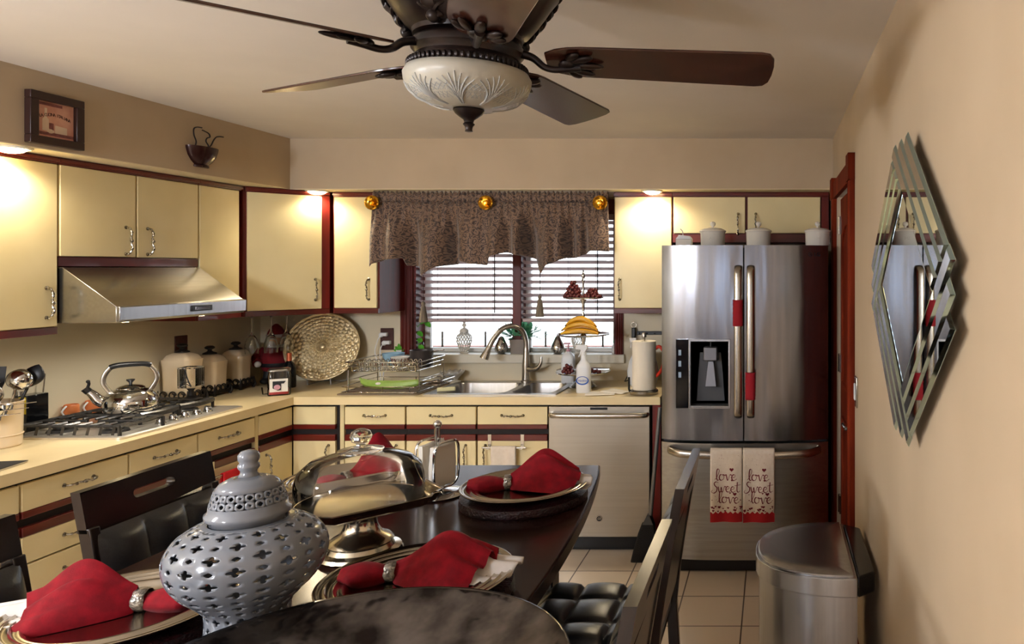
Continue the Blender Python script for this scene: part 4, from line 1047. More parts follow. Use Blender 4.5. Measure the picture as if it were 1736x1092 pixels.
b = MB(); b.tube([(sx_, sy_, zf+.08), (sx_-.04, sy_-.012, zf+.080), (sx_-.062, sy_-.018, zf+.072)], .006, 10); b.build('nozzle', M_nickel, t)
b = MB(TR(-1.965, 4.44, WT+.012) @ RZ(20) @ RX(-8)); b.box(-.05,.05,-.03,.03,-.006,.018); tag(b.build('sponge', pm('pale yellow sponge', (232,224,176), .9, bump=.5, bscale=200), bevel=.004), 'pale yellow sponge on the left edge of the sink', 'sponge')
b = MB(); b.lathe([(0,0),(.05,0),(.05,.006),(.03,.012),(.04,.03),(.062,.055),(.074,.07)], (0,0,0), 64)
for i, p in enumerate(b.v):
    r_ = sqrt(p.x*p.x+p.y*p.y)
    if p.z > .03: a = atan2(p.y, p.x); p.z += .006*sin(a*12)*(p.z-.03)/.04; 
    b.v[i] = p+Vector((-2.10, 4.856-.02, WT+.005 if False else WT))
tag(b.build('scalloped_bowl', M_ceramic, solid=.003), 'small white bowl with scalloped rim behind the left sink basin', 'bowl')
# ------------------------------------------------------------------ window sill
def sillobj(px, y=4.985): return at(px, 600, y).x
def piercedjar(x, y, h, lab):
    t = thing('lidded_jar', lab, 'jar', (x, y, SILL), 'white pierced jars on the window sill')
    k = h/.205
    pr = [(.024,0),(.026,.004),(.022,.012),(.036,.04),(.046,.075),(.048,.095),(.042,.115),(.026,.130),(.024,.134)]
    b = MB()
    NUj, NVj = 16, 8
    def pp(s):
        d = s*(len(pr)-3)+2; i = min(int(d), len(pr)-2); f = d-i
        return pr[i][0]+(pr[i+1][0]-pr[i][0])*f, pr[i][1]+(pr[i+1][1]-pr[i][1])*f
    for iu in range(NUj):
        for iv in range(NVj):
            def pt(a, c):
                r, z = pp((iv+c)/NVj); th = 2*pi*(iu+a+.5*(iv % 2))/NUj
                return (x+r*k*cos(th), y+r*k*sin(th), SILL+z*k)
            inn = []; out_ = []
            for q in range(12):
                a = 2*pi*q/12; s_ = .5/max(abs(cos(a)), abs(sin(a))); rr = .36
                inn.append(pt(.5+rr*cos(a), .5+rr*sin(a)*.9)); out_.append(pt(.5+s_*cos(a), .5+s_*sin(a)))
            b.add(inn+out_, [(q, (q+1) % 12, 12+(q+1) % 12, 12+q) for q in range(12)])
    b.lathe([(0,.002)]+[(r*k, z*k) for r, z in pr[:3]], (x, y, SILL), 32)
    b.build('body', M_ceramic, t, smooth=60, solid=.003)
    b = MB(); b.lathe([(r*k, z*k) for r, z in [(.026,.134),(.030,.137),(.027,.148),(.018,.158),(.008,.162),(.007,.168),(.014,.176),(.014,.184),(.007,.190),(.009,.197),(0,.204)]], (x, y, SILL), 28); b.build('lid', M_ceramic, t)
piercedjar(sillobj(787), 4.985, .215, 'white pierced jar with lid on the sill, left of the faucet')
piercedjar(sillobj(981), 4.985, .205, 'white pierced jar on the sill behind the fruit stand')
def pear(px, h, lab):
    y = 4.935; x = sillobj(px, y); k = h/.12
    t = thing('silver_pear', lab, 'ornament', (x, y, SILL), 'silver pears on the window sill')
    b = MB(); b.lathe([(0,0),(.02*k,.0),(.038*k,.012*k),(.045*k,.034*k),(.040*k,.058*k),(.028*k,.082*k),(.019*k,.104*k),(.010*k,.116*k),(0,.119*k)], (x, y, SILL), 32); b.build('fruit', M_chrome, t)
    b = MB(); b.tube([(x, y, SILL+.117*k), (x+.002, y, SILL+.128*k), (x+.008, y, SILL+.136*k)], .002, 6); b.build('stem', M_nickel, t)
pear(850, .120, 'silver pear on the sill left of the potted plant')
pear(946, .125, 'silver pear on the sill right of the potted plant')
def leafmesh(b, root, d, L, w, up=(0,0,1), curl=.3):
    d = Vector(d).normalized(); s = d.cross(Vector(up)); s = s.normalized() if s.length > 1e-4 else Vector((1,0,0)); n_ = s.cross(d)
    vs = []; m = 6
    for i in range(m+1):
        f = i/m; c = Vector(root)+d*L*f-n_*(-curl*L*f*f*.4)-Vector((0,0,curl*L*f*f*.5)); ww = w*sin(pi*min(1, f*.96+.02))**.8
        vs += [c-s*ww+n_*ww*.25, c, c+s*ww+n_*ww*.25]
    b.add(vs, [(i*3+k, i*3+k+1, (i+1)*3+k+1, (i+1)*3+k) for i in range(m) for k in range(2)])
x = sillobj(882); y = 4.985; rnd = random.Random(5)
t = thing('potted_plant', 'bushy green plant in a square grey pot on the sill behind the faucet', 'plant', (x, y, SILL))
b = MB(); loft(b, [[(x+p, y+q, SILL) for p, q in rrect(-.05,.05,-.05,.05,.008)], [(x+p, y+q, SILL+.095) for p, q in rrect(-.057,.057,-.057,.057,.008)], [(x+p, y+q, SILL+.095) for p, q in rrect(-.05,.05,-.05,.05,.008)], [(x+p, y+q, SILL+.08) for p, q in rrect(-.05,.05,-.05,.05,.008)]], True, True); b.build('pot', pm('grey concrete pot', (146,136,128), .7), t)
b = MB()
for k in range(190):
    a = rnd.uniform(0, 2*pi); el = rnd.uniform(.15, 1.45); d = Vector((cos(a)*cos(el), sin(a)*cos(el)*.5-.08, sin(el)))
    r0 = rnd.uniform(.01, .085); root = Vector((x, y-.005, SILL+.10))+Vector((d.x*r0*1.9, d.y*r0*.8, d.z*r0*.9))
    leafmesh(b, root, d+Vector((rnd.uniform(-.5,.5), rnd.uniform(-.3,.2), rnd.uniform(-.5,.4))), rnd.uniform(.05,.085), .0125, curl=rnd.uniform(.1,.7))
for k in range(14):
    a = rnd.uniform(0, 2*pi); b.tube([(x, y, SILL+.08), (x+.04*cos(a), y+.02*sin(a), SILL+.13), (x+.09*cos(a), y+.035*sin(a), SILL+.15+.03*rnd.random())], .0012, 4)
b.build('foliage', M_teal, t, smooth=60)
# pothos in a glass, left end
x = sillobj(712); y = 4.965
t = thing('potted_plant', 'young bright green plant in a glass at the left end of the sill', 'plant', (x, y, SILL))
b = MB(); b.lathe([(0,0),(.028,0),(.034,.05),(.033,.075),(.031,.075),(.031,.05),(.026,.004),(0,.004)], (x, y, SILL), 24); b.build('glass', M_thin, t)
b = MB(); b.lathe([(0,.005),(.025,.005),(.030,.045),(0,.045)], (x, y, SILL), 20); b.build('soil', pm('dark soil', (96,72,52), .9), t)
b = MB()
stems = [[(0,0,.04),(-.01,-.01,.10),(-.005,-.015,.16),(.02,-.02,.20),(.06,-.02,.215)],[(0,0,.04),(.0,-.02,.09),(-.03,-.03,.13),(-.035,-.03,.17)]]
for st in stems: b.tube(smoothpath([(x+p, y+q, SILL+r_) for p, q, r_ in st], 4), .0022, 6)
b.build('stem', M_green, t)
b = MB()
for (p, q, r_, dx_, dz_, L) in ((-.03,-.03,.17,-.5,.4,.05),(-.02,-.02,.13,-.9,-.1,.05),(0,-.02,.15,.8,-.5,.06),(.02,-.02,.20,.9,.25,.06),(.05,-.02,.215,.8,-.5,.065),(0,-.02,.10,.7,-.2,.055),(-.01,-.02,.08,-.6,-.4,.05),(.0,-.02,.07,.9,.3,.055),(.01,-.02,.06,.7,-.5,.06)):
    leafmesh(b, (x+p, y+q, SILL+r_), (dx_, -.35, dz_), L, .017, up=(.1,-.6,.7), curl=.3)
b.build('leaf', M_green, t, smooth=60)
x = at(684, 600, 4.955).x; y = 4.905
t = thing('potted_plant', 'tiny green seedling in a pale cup at the far left of the sill', 'plant', (x, y, SILL))
b = MB(); b.lathe([(0,0),(.018,0),(.023,.03),(.021,.03),(.016,.003),(0,.003)], (x, y, SILL), 20); b.build('cup', M_plastic, t)
b = MB()
for (dx_, dz_, L) in ((-.6,1,.05),(.5,.8,.05),(.1,1.2,.07),(-.9,.4,.04),(.9,.3,.045)): leafmesh(b, (x, y, SILL+.02), (dx_, -.3, dz_), L, .011, up=(.1,-.7,.5), curl=.3)
b.build('leaf', M_green, t, smooth=60)
x = sillobj(1041, 4.98)
t = thing('small_bottle', 'small white bottle at the right end of the window sill', 'bottle', (x, 4.98, SILL))
b = MB(); b.lathe([(0,0),(.014,0),(.016,.01),(.014,.05),(.006,.06),(.006,.07),(0,.07)], (x, 4.98, SILL), 20); b.build('body', M_plastic, t)
b = MB(); b.lathe([(.007,.066),(.007,.085),(0,.086)], (x, 4.98, SILL), 14); b.build('cap', M_teal, t)
# ------------------------------------------------------------------ right of the sink
sx2 = at(963, 640, 4.79).x; sy2 = 4.80; sx2 = (963-1310)*sy2/F+.002
t = thing('soap_bottle', 'white bottle with pink pump standing behind the fruit stand', 'soap bottle', (sx2, sy2, WT))
b = MB(TR(sx2, sy2, WT)); loft(b, [[(x,y,z) for x,y in rrect(-.042*s,.042*s,-.03*s,.03*s,.018*s)] for s, z in ((.95,0),(1,.006),(1,.15),(.9,.178),(.5,.195),(.35,.198),(.35,.205))], True, True); b.build('body', M_plastic, t)
b = MB(); b.rod((sx2, sy2, WT+.204), (sx2, sy2, WT+.22), .014, 14); b.rod((sx2, sy2, WT+.22), (sx2, sy2, WT+.25), .005, 10); b.box(sx2-.03, sx2+.014, sy2-.008, sy2+.008, WT+.25, WT+.262); b.build('pump', M_pink, t, bevel=.002)
b = MB(TR(sx2, sy2, WT)); b.prism([(-.014,-.0305,.10),(0,-.0305,.085),(.014,-.0305,.10),(.012,-.0305,.125),(-.012,-.0305,.125)], (0,-.0006,0)); b.build('emblem', M_blue, t, smooth=0)
# fruit stand
tx, ty = -1.187, 4.62
t = thing('fruit_stand', 'three-tier silver fruit stand with bananas and grapes right of the sink', 'fruit stand', (tx, ty, WT))
b = MB(); b.lathe([(0,0),(.082,0),(.086,.006),(.07,.012),(.078,.018),(.06,.026),(.066,.032),(.04,.045),(.018,.06),(.012,.085),(0,.09)], (tx, ty, WT), 40); b.build('foot', M_chrome, t)
zs_ = (WT+.088, WT+.322, WT+.552)
rs_ = (.168, .164, .125)
for z, r_ in zip(zs_, rs_):
    b = MB(); b.lathe([(0,0),(r_*.8,0),(r_*.97,.006),(r_,.012),(r_*.99,.015),(r_*.95,.010),(r_*.78,.004),(0,.004)], (tx, ty, z), 56); b.build('plate', M_chrome, t)
b = MB()
for z0_, z1_ in ((zs_[0]+.003, zs_[1]), (zs_[1]+.003, zs_[2])):
    h = z1_-z0_; b.lathe([(.02,0),(.012,.015),(.007,.05),(.009,h*.5),(.012,h*.55),(.007,h*.62),(.010,h-.03),(.022,h)], (tx, ty, z0_), 24)
b.lathe([(.016,0),(.008,.02),(.0065,.10),(.012,.115),(.007,.125),(.012,.14),(.009,.155),(.004,.165),(.006,.172),(0,.182)], (tx, ty, zs_[2]+.003), 24)
b.build('stem', M_chrome, t)
t = thing('banana_bunch', 'bunch of ripe yellow bananas on the middle tier of the fruit stand', 'bananas', (tx, ty-.06, zs_[1]+.013))
for k, (yo, zl, xr, zr, zm, xl) in enumerate(((-.105,.022,.118,.022,.040,-.112),(-.075,.024,.112,.030,.066,-.108),(-.098,.048,.112,.046,.082,-.100),(-.070,.060,.098,.062,.108,-.092),(-.095,.078,.088,.072,.116,-.080),(-.040,.022,.110,.024,.05,-.10))):
    b = MB(); rows = 16; P0, P2 = Vector((tx+xl, ty+yo+.012, zs_[1]+zl)), Vector((tx+xr, ty+yo, zs_[1]+zr))
    P1 = Vector((tx+.01, ty+yo-.012, zs_[1]+2*zm-(zl+zr)/2))
    pts = [P0*(1-f)**2+P1*2*f*(1-f)+P2*f*f for f in [i/rows for i in range(rows+1)]]
    rr = [.0148*max(.3, (1-abs(i/rows*2-1)**3.6))**.55 for i in range(rows+1)]
    b.tube(pts, rr, 6); bn = b.build('banana', M_banana if k % 2 == 0 else M_banana2, t, smooth=30)
    b = MB(); d = (pts[0]-pts[1]).normalized(); b.rod(pts[0]-d*.004, pts[0]+d*.016, .0068, 6, .005); b.rod(pts[-1]-(pts[-2]-pts[-1]).normalized()*-.003, pts[-1]-(pts[-2]-pts[-1]).normalized()*.005, .006, 6, .004); b.build('tip', M_bantip, bn)
def grapes(cx, cy, z, n, rad, hgt, seed, lab):
    rnd = random.Random(seed)
    t = thing('grape_bunch', lab, 'grapes', (cx, cy, z), 'bunches of red grapes on the fruit stand')
    proto = None; pts = []; tries = 0
    while len(pts) < n and tries < 6000:
        tries += 1
        a = rnd.uniform(0, 2*pi); rr = rad*sqrt(rnd.random()); zz = .0115+hgt*rnd.random()*(1-(rr/rad)**1.6)*1.0
        p = Vector((cx+rr*cos(a), cy+rr*sin(a)*.8, z+zz))
        if (p.x-tx)**2+(p.y-ty)**2 < .02**2: continue
        if all((p-q).length > .0175 for q in pts): pts.append(p)
    for p in pts:
        if proto is None:
            b = MB(); b.sphere(t.location, (.0108,.0108,.0118), 12, 8); proto = b.build('grape', M_grape, t); proto.location = p-t.location
        else:
            c = proto.copy(); COL.objects.link(c); c.parent = t; c.location = p-t.location
    b = MB(); b.tube([(cx, cy, z+.02), (cx+.01, cy, z+hgt*.6), (cx+.02, cy-.01, z+hgt+.012)], .0025, 6); b.build('stalk', M_bantip, t)
grapes(tx+.061, ty-.02, zs_[2]+.004, 60, .056, .055, 1, 'red grapes heaped on the right half of the top tier')
grapes(tx-.058, ty-.02, zs_[2]+.004, 64, .055, .10, 2, 'taller heap of dark red grapes on the left half of the top tier')
grapes(tx+.07, ty-.06, zs_[0]+.004, 16, .05, .018, 3, 'a few red grapes on the lowest tier, right side')
grapes(tx-.08, ty-.05, zs_[0]+.004, 20, .035, .05, 4, 'small heap of dark grapes on the lowest tier, left side')
# spray bottle
bx2, by2 = -1.133, 4.43; bx2 = (989.5-1310)*by2/F
t = thing('spray_bottle', 'white spray bottle with blue oval label in front of the fruit stand', 'spray bottle', (bx2, by2, WT))
b = MB(TR(bx2, by2, WT)); loft(b, [[(x,y,z) for x,y in rrect(-.042*s,.042*s,-.030*s,.030*s,.022*s)] for s, z in ((.95,0),(1,.008),(1,.148),(.93,.163),(.62,.182),(.40,.195),(.36,.225))], True, True); b.build('bottle', M_plastic, t, smooth=50)
b = MB(TR(bx2, by2, WT)); b.lathe([(.017,.0),(.017,.025),(0,.025)], (0,0,.222), 18); b.prism([(-.046,-.011,.260),(-.046,-.011,.280),(-.02,-.011,.286),(.018,-.011,.286),(.024,-.011,.268),(.012,-.011,.246),(-.012,-.011,.246),(-.016,-.011,.258)], (0,.022,0)); b.build('spray_head', M_plastic, t, bevel=.002)
b = MB(TR(bx2, by2, WT)); b.prism([(-.016,-.005,.258),(-.022,-.005,.235),(-.032,-.005,.214),(-.027,-.005,.213),(-.016,-.005,.234),(-.010,-.005,.252)], (0,.010,0)); b.build('trigger', M_plastic, t)
b = MB(TR(bx2, by2-.0312, WT+.075) @ RX(90)); b.surf(lambda u, v: ((.038-.007*v*(1 if sin(2*pi*u) > -9 else 1))*cos(2*pi*u), (.026-.006*v+.0)*sin(2*pi*u)+.002*v, .0003), 40, 1, True, False); 
lb = b.build('oval_label', M_blue, t, smooth=0)
b = MB(TR(bx2, by2-.0312, WT+.075) @ RX(90)); b.text('Vanline', .0185, .0004, Matrix.Translation((0,0,.0006)), shear=.25); b.build('lettering', M_blue, t, smooth=0)
# papers
for i, (px, py_, rz, lab) in enumerate(((-1.02, 4.37, 8, 'white folded paper napkin lying flat in front of the spray bottle'), (-.94, 4.44, -24, 'white paper sheet lying askew beside the paper towel holder'))):
    b = MB(TR(px, py_, WT+.0003) @ RZ(rz)); b.surf(lambda u, v: (-.085+.17*u, -.06+.12*v, .004+.004*sin(u*5+i)*v+.003*sin(v*6)), 10, 8); tag(b.build('paper_sheet', M_paper, solid=.003), lab, 'paper', 'papers on the worktop')
# paper towels
hx, hy = -.765, 4.385
t = thing('paper_towel_holder', 'steel upright paper towel holder beside the refrigerator', 'paper towel holder', (hx, hy, WT))
b = MB(); b.lathe([(0,0),(.082,0),(.084,.004),(.084,.020),(.078,.026),(0,.028)], (hx, hy, WT), 40); b.build('base', M_nickel, t)
b = MB(); b.rod((hx, hy, WT+.027), (hx, hy, WT+.335), .007, 12); b.lathe([(.008,0),(.014,.006),(.0145,.02),(.011,.032),(0,.036)], (hx, hy, WT+.33), 18); b.build('post', M_nickel, t)
b = MB(); b.tube([(hx-.083, hy-.01, WT+.012), (hx-.088, hy-.01, WT+.03), (hx-.088, hy-.01, WT+.10)], .006, 8); b.build('side_arm', M_black, t)
b = MB(); b.lathe([(.02,0),(.069,0),(.070,.004),(.070,.281),(.069,.285),(.02,.285),(.02,0)], (hx, hy, WT+.0285), 56); tag(b.build('paper_towel_roll', M_roll, smooth=40), 'full roll of white paper towels on the upright holder', 'paper towels')
# white kettle behind the towels
ex, ey = -.83, 4.72
t = thing('electric_kettle', 'white electric kettle mostly hidden behind the paper towels', 'kettle', (ex, ey, WT))
b = MB(); b.lathe([(0,0),(.08,0),(.085,.012),(.098,.05),(.10,.09),(.088,.15),(.07,.19),(.05,.21),(0,.215)], (ex, ey, WT), 36); b.build('body', M_plastic, t)
b = MB(); b.tube(smoothpath([(ex+.05,ey-.03,WT+.205),(ex+.11,ey-.05,WT+.25),(ex+.145,ey-.06,WT+.20),(ex+.13,ey-.055,WT+.11),(ex+.09,ey-.03,WT+.06)], 5), .011, 10); b.build('handle', pm('red handle plastic', (224,60,44), .35), t)
b = MB(); b.tube(smoothpath([(ex-.09,ey+.0,WT+.03),(ex-.12,ey+.02,WT+.02),(ex-.13,ey+.1,WT+.02),(ex-.10,ey+.17,WT+.09)], 5), .004, 6); b.build('cord', M_black, t)
# key rack
t = thing('key_rack', 'black key rail on the wall beside the refrigerator', 'key rack', (-.81, YB-.03, 1.21))
b = MB(); b.box(-.905, -.70, YB-.022, YB-.0065, 1.218, 1.242); b.build('rail', M_black, t, bevel=.003)
b = MB()
for k in range(4): x = -.885+.05*k; b.tube([(x, YB-.022, 1.228), (x, YB-.034, 1.222), (x, YB-.036, 1.234)], .0025, 6)
b.build('hook', M_black, t)
kx2 = -.885-.03
t = thing('key_bunch', 'bunch of keys hanging on a ring from the key rail', 'keys', (-.922, YB-.03, 1.14), None)
b = MB(); b.torus((0,0,0), .017, .0018, 24, 6, M=TR(-.922, YB-.030, 1.285) @ RX(90)); b.rod((-.922, YB-.0065, 1.302), (-.922, YB-.034, 1.302), .003, 8); b.build('ring', M_nickel, t)
b = MB(); b.box(-.936, -.908, YB-.040, YB-.026, 1.20, 1.268); b.build('fob', M_black, t, bevel=.006)
b = MB()
for k in range(3): x = -.938+.014*k; b.box(x-.008, x+.008, YB-.046-.003*k, YB-.044-.003*k, 1.172, 1.20); b.box(x-.003, x+.003, YB-.046-.003*k, YB-.044-.003*k, 1.135, 1.175)
b.build('key', M_nickel, t)
# ------------------------------------------------------------------ on top of the refrigerator
FT = 1.7855
def potlid(px, lab, txt):
    y = 4.17; x = (px-1310)*y/F
    t = thing('lidded_crock', lab, 'canister', (x, y, FT), 'white lidded crocks on the refrigerator')
    b = MB(); b.lathe([(0,0),(.064,0),(.068,.005),(.070,.075),(.073,.080),(.066,.080),(.063,.074),(.062,.006),(0,.006)], (x, y, FT), 48); b.build('body', M_ceramic, t)
    b = MB(); b.lathe([(.0,.0812),(.0745,.0805),(.0755,.085),(.072,.090),(.05,.099),(.02,.104),(0,.105)], (x, y, FT), 48); ld = b.build('lid', M_ceramic, t)
    b = MB(); b.lathe([(.006,.103),(.006,.110),(.0145,.118),(.0165,.127),(.012,.136),(0,.139)], (x, y, FT), 24); b.build('lid_knob', M_ceramic, ld)
    b = MB(); b.text(txt, .026, .0015, TR(x, y-.0695, FT+.04) @ RX(90)); b.build('raised_lettering', M_ceramic, t, smooth=0)
potlid(1208.5, 'white lidded crock on the refrigerator, leftmost beside the small box', 'AR')
potlid(1286, 'white lidded crock on the refrigerator, middle one above the door gap', 'SM')
potlid(1386, 'white lidded crock on the refrigerator, rightmost near the wall', 'M')
x0_ = (1161-1310)*4.17/F
t = thing('butter_dish', 'small white house-shaped box at the left end of the refrigerator top', 'box', (x0_, 4.19, FT))
b = MB(); b.prism([(x0_-.048,4.14,FT),(x0_+.04,4.14,FT),(x0_+.04,4.14,FT+.038),(x0_-.048,4.14,FT+.038)], (0,.07,0)); b.build('box', M_paper, t, bevel=.002)
b = MB(); b.prism([(x0_-.05,4.138,FT+.0385),(x0_+.042,4.138,FT+.0385),(x0_+.03,4.138,FT+.056),(x0_-.03,4.138,FT+.062)], (0,.074,0)); b.build('lid', M_plastic, t, bevel=.002)
b = MB(); b.tube([(x0_-.01,4.175,FT+.058),(x0_-.014,4.175,FT+.085),(x0_-.026,4.175,FT+.098)], .003, 6); b.build('lid_handle', M_nickel, t)
# ------------------------------------------------------------------ towel bars on the cabinet doors
def towelbar(Fm, a0, a1, lab):
    base = Fm @ Vector(((a0+a1)/2, .02, .60))
    t = thing('towel_bar', lab, 'towel bar', base, 'over-door towel bars')
    b = MB(Fm); z = .622
    b.tube([(a0-.01, .036, z), (a1+.01, .036, z)], .005, 10); b.build('bar', M_nickel, t)
    for a in (a0+.022, a1-.022):
        b = MB(Fm); b.box(a-.010, a+.010, .0025, .0045, .618, .6905); b.box(a-.010, a+.010, -.02, .0045, .6905, .6925); b.box(a-.010, a+.010, .0045, .040, .612, .6155); b.box(a-.010, a+.010, .002, .005, .612, .62); b.build('bracket', M_nickel, t)
def handtowel(Fm, a0, a1, zend, mat, lab):
    b = MB(Fm); z = .629
    def fn(u, v):
        x = a0+(a1-a0)*u; w = .003*sin(u*11)*abs(v-.5)*2
        if v < .45: return (x, .0435+w, zend+(z-.006-zend)*v/.45)
        if v < .55: a = (v-.45)/.1*pi; return (x, .036+.0075*cos(a), z-.006+.0085*sin(a))
        return (x, .0285+w*.3, z-.006-(z-.006-zend-.04)*(v-.55)/.45)
    b.surf(fn, 14, 44); tag(b.build('hand_towel', mat, solid=.003, smooth=60), lab, 'towel')
towelbar(GB, -1.672, -1.437, 'steel over-door towel bar on the cabinet beside the dishwasher')
handtowel(GB, -1.628, -1.485, .40, M_towel, 'cream hand towel hanging on the bar beside the dishwasher')
towelbar(GL, 3.66, 3.93, 'steel over-door towel bar on the left cabinets behind the black chair')
handtowel(GL, 3.70, 3.90, .42, pm('bright red towel cotton', (206,20,30), .85), 'bright red towel on the bar behind the far left chair')
# broom
t = thing('broom', 'broom with black bristles leaning in the gap beside the refrigerator', 'broom', (-.70, 4.2, 0))
b = MB(); b.tube([(-.695, 4.185, .24), (-.645, 4.215, .864)], .012, 12); b.build('pole', pm('grey broom pole', (120,118,116), .35, .6), t)
b = MB(); b.prism([(-.735,4.15,.215),(-.675,4.15,.215),(-.692,4.15,.262),(-.712,4.15,.262)], (0,.06,0)); b.build('clamp', M_greyplas, t)
b = MB(); loft(b, [[(x,y,z) for x,y in rrect(cx-w, cx+w, 4.155, 4.205, .015)] for cx, w, z in ((-.705,.036,.215),(-.712,.05,.16),(-.722,.068,.06),(-.728,.076,.001))], True, True); b.build('bristles', M_brush, t)
# ------------------------------------------------------------------ dining table
TZ = .914; TC = -1.085; TY = 1.70
def tw(y): return .535-.105*((y-TY)/1.1)**2
t = thing('dining_table', 'dark espresso counter-height table with gently bowed sides', 'table', (TC, TY, 0))
ys = [.60+2.20*i/32 for i in range(33)]
out = [(TC+tw(y), y, TZ-.045) for y in ys]+[(TC-tw(y), y, TZ-.045) for y in reversed(ys)]
b = MB(); b.prism(out, (0,0,.045)); b.build('tabletop', M_table, t, bevel=.006)
b = MB(); b.box(TC-.34, TC+.34, .85, .87, TZ-.12, TZ-.046); b.box(TC-.34, TC+.34, 2.53, 2.55, TZ-.12, TZ-.046); b.box(TC-.36, TC-.34, .85, 2.55, TZ-.12, TZ-.046); b.box(TC+.34, TC+.36, .85, 2.55, TZ-.12, TZ-.046)
b.build('apron', M_chairwood, t)
for sx in (-1, 1):
    for yy in (.90, 2.50):
        b = MB(); x = TC+sx*.31; b.prism([(x-.04,yy-.04,TZ-.046),(x+.04,yy-.04,TZ-.046),(x+.04,yy+.04,TZ-.046),(x-.04,yy+.04,TZ-.046)], (0,0,-TZ+.046)); b.build('leg', M_chairwood, t, bevel=.004)

# ------------------------------------------------------------------ chairs (front of the seat faces +x)
def chair():
    t = thing('counter_chair', 'x', 'chair', (0,0,0), 'black leather counter chairs around the table')
    W = .225
    zs = .60
    b = MB()
    def tuft(u, v):
        x = -.19+.41*u; y = -W+.45*v
        e = min(1, 8*min(u, 1-u))*min(1, 8*min(v, 1-v))
        g = (abs(sin(pi*3*u))**.3)*(abs(sin(pi*3*v))**.3)
        return Vector((x, y, zs+.036+.019*g*e**.5-.034*(1-e)))
    b.surf(tuft, 42, 42)
    n = 20
    rim = [(-.19,-W),(.22,-W),(.22,W),(-.19,W)]
    b.prism([(x, y, zs-.03) for x, y in rim], (0,0,.032)); 
    b.build('seat', M_leather, t, smooth=70)
    b = MB(); b.box(-.18, .205, -W+.012, W-.012, zs-.085, zs-.031); b.build('seat_frame', M_chairwood, t, bevel=.003)
    # back: leans away from the seat
    def bx(z): return -.185-.075*((z-.60)/.47)**1.2 if z > .60 else -.185
    zt = 1.07
    for sy in (-1, 1):
        b = MB(); pts = []
        zz = [0, .3, .58, .70, .80, .90, .975]
        prof = [(bx(z)-.0 - (.03*(1-z/.58) if z < .58 else 0), z) for z in zz]
        poly = [(x+.010, z) for x, z in prof]+[(x-.024, z) for x, z in reversed(prof)]
        b.prism([(x, sy*W-sy*.03, z) for x, z in poly], (0, sy*.03, 0)); b.build('rear_leg', M_chairwood, t, bevel=.003)
        b = MB(); b.prism([(.165,sy*(W-.012),zs-.03),(.205,sy*(W-.012),zs-.03),(.205,sy*(W-.052),zs-.03),(.165,sy*(W-.052),zs-.03)], (.0,0,-zs+.03)); b.build('front_leg', M_chairwood, t, bevel=.003)
    b = MB(); b.box(-.19, .185, -W+.02, -W+.04, .2, .235); b.box(-.19, .185, W-.04, W-.02, .2, .235); b.box(.175, .195, -W+.05, W-.05, .26, .30); b.build('stretcher', M_chairwood, t)
    # top rail with a hand slot
    b = MB(); z0 = .962
    def rail(side):
        def pt(y, z): 
            x = bx(z)+(.001 if side else -.024)
            return (x, y, z)
        return pt
    hw, h0, h1 = .072, 1.008, 1.034
    slot = [(hw*cos(a)*1.0 if False else 0,0) for a in ()]
    sl = []
    for k in range(24):
        a = 2*pi*k/24
        sl.append(((hw-.013)*(1 if cos(a) > 0 else -1)*(1 if abs(cos(a)) > 1e-6 else 0)+.013*cos(a), (h0+h1)/2+.013*sin(a)))
    ring = []
    for yv, zv in sl:
        dy, dz = yv, zv-(h0+h1)/2
        k = min(W/abs(dy) if abs(dy) > 1e-6 else 9e9, ((zt-(h0+h1)/2) if dz > 0 else ((h0+h1)/2-z0))/abs(dz) if abs(dz) > 1e-6 else 9e9)
        ring.append((dy*k, (h0+h1)/2+dz*k))
    # rectangular outline sampled per slot vertex, with the corners added exactly
    rect = [(W,zt),(-W,zt),(-W,z0),(W,z0)]
    n = 24
    F_, B_ = rail(True), rail(False)
    for (P) in (F_, B_):
        vs = [P(*q) for q in sl]+[P(*q) for q in ring]
        fs = [(k, (k+1) % n, n+(k+1) % n, n+k) for k in range(n)]
        base = len(vs); vs += [P(*q) for q in rect]
        for ci, q in enumerate(rect):
            for k in range(n):
                a, c = ring[k], ring[(k+1) % n]
                onv = abs(abs(a[0])-W) < 1e-4; onh = abs(abs(c[0])-W) < 1e-4
                if onv != onh and a[0]*q[0] > 0 and (a[1]-.985)*(q[1]-1.0) > -9 and ((q[1] > 1.02) == (max(a[1], c[1]) > 1.03)) and c[0]*q[0] > 0:
                    fs.append((n+k, n+(k+1) % n, base+ci))
        b.add(vs, fs)
    b.add([F_(*q) for q in sl]+[B_(*q) for q in sl], [(k, (k+1) % n, n+(k+1) % n, n+k) for k in range(n)])
    b.add([F_(*q) for q in rect]+[B_(*q) for q in rect], [(k, (k+1) % 4, 4+(k+1) % 4, 4+k) for k in range(4)])
    b.build('top_rail', M_chairwood, t, smooth=30)
    b = MB()
    def cush(u, v):
        y = -(W-.012)+2*(W-.012)*u; z = .655+.305*v
        e = min(1, 10*min(u, 1-u))*min(1, 10*min(v, 1-v))
        g = (abs(sin(pi*3*u))**.4)*(abs(sin(pi*2*v))**.4)
        return Vector((bx(z)+.006+.034*e**.4*(.35+.65*g), y, z))
    b.surf(cush, 42, 32); b.build('back_cushion', M_leather, t, smooth=70)
    b = MB(); 
    zl = [.655, .76, .86, .961]
    poly = [(bx(z)+.006, z) for z in zl]+[(bx(z)-.02, z) for z in reversed(zl)]
    b.prism([(x, -W+.031, z) for x, z in poly], (0, 2*W-.062, 0)); b.build('back_panel', M_chairwood, t)
    return t
c0 = chair()
c0.location = (-1.56, 2.16, 0); c0['label'] = 'black tufted leather chair left of the table, farther one in front of the drawers'
dup(c0, (-1.56, 1.545, 0), 0, 'black leather chair cut off by the left picture edge, nearest chair on the left')
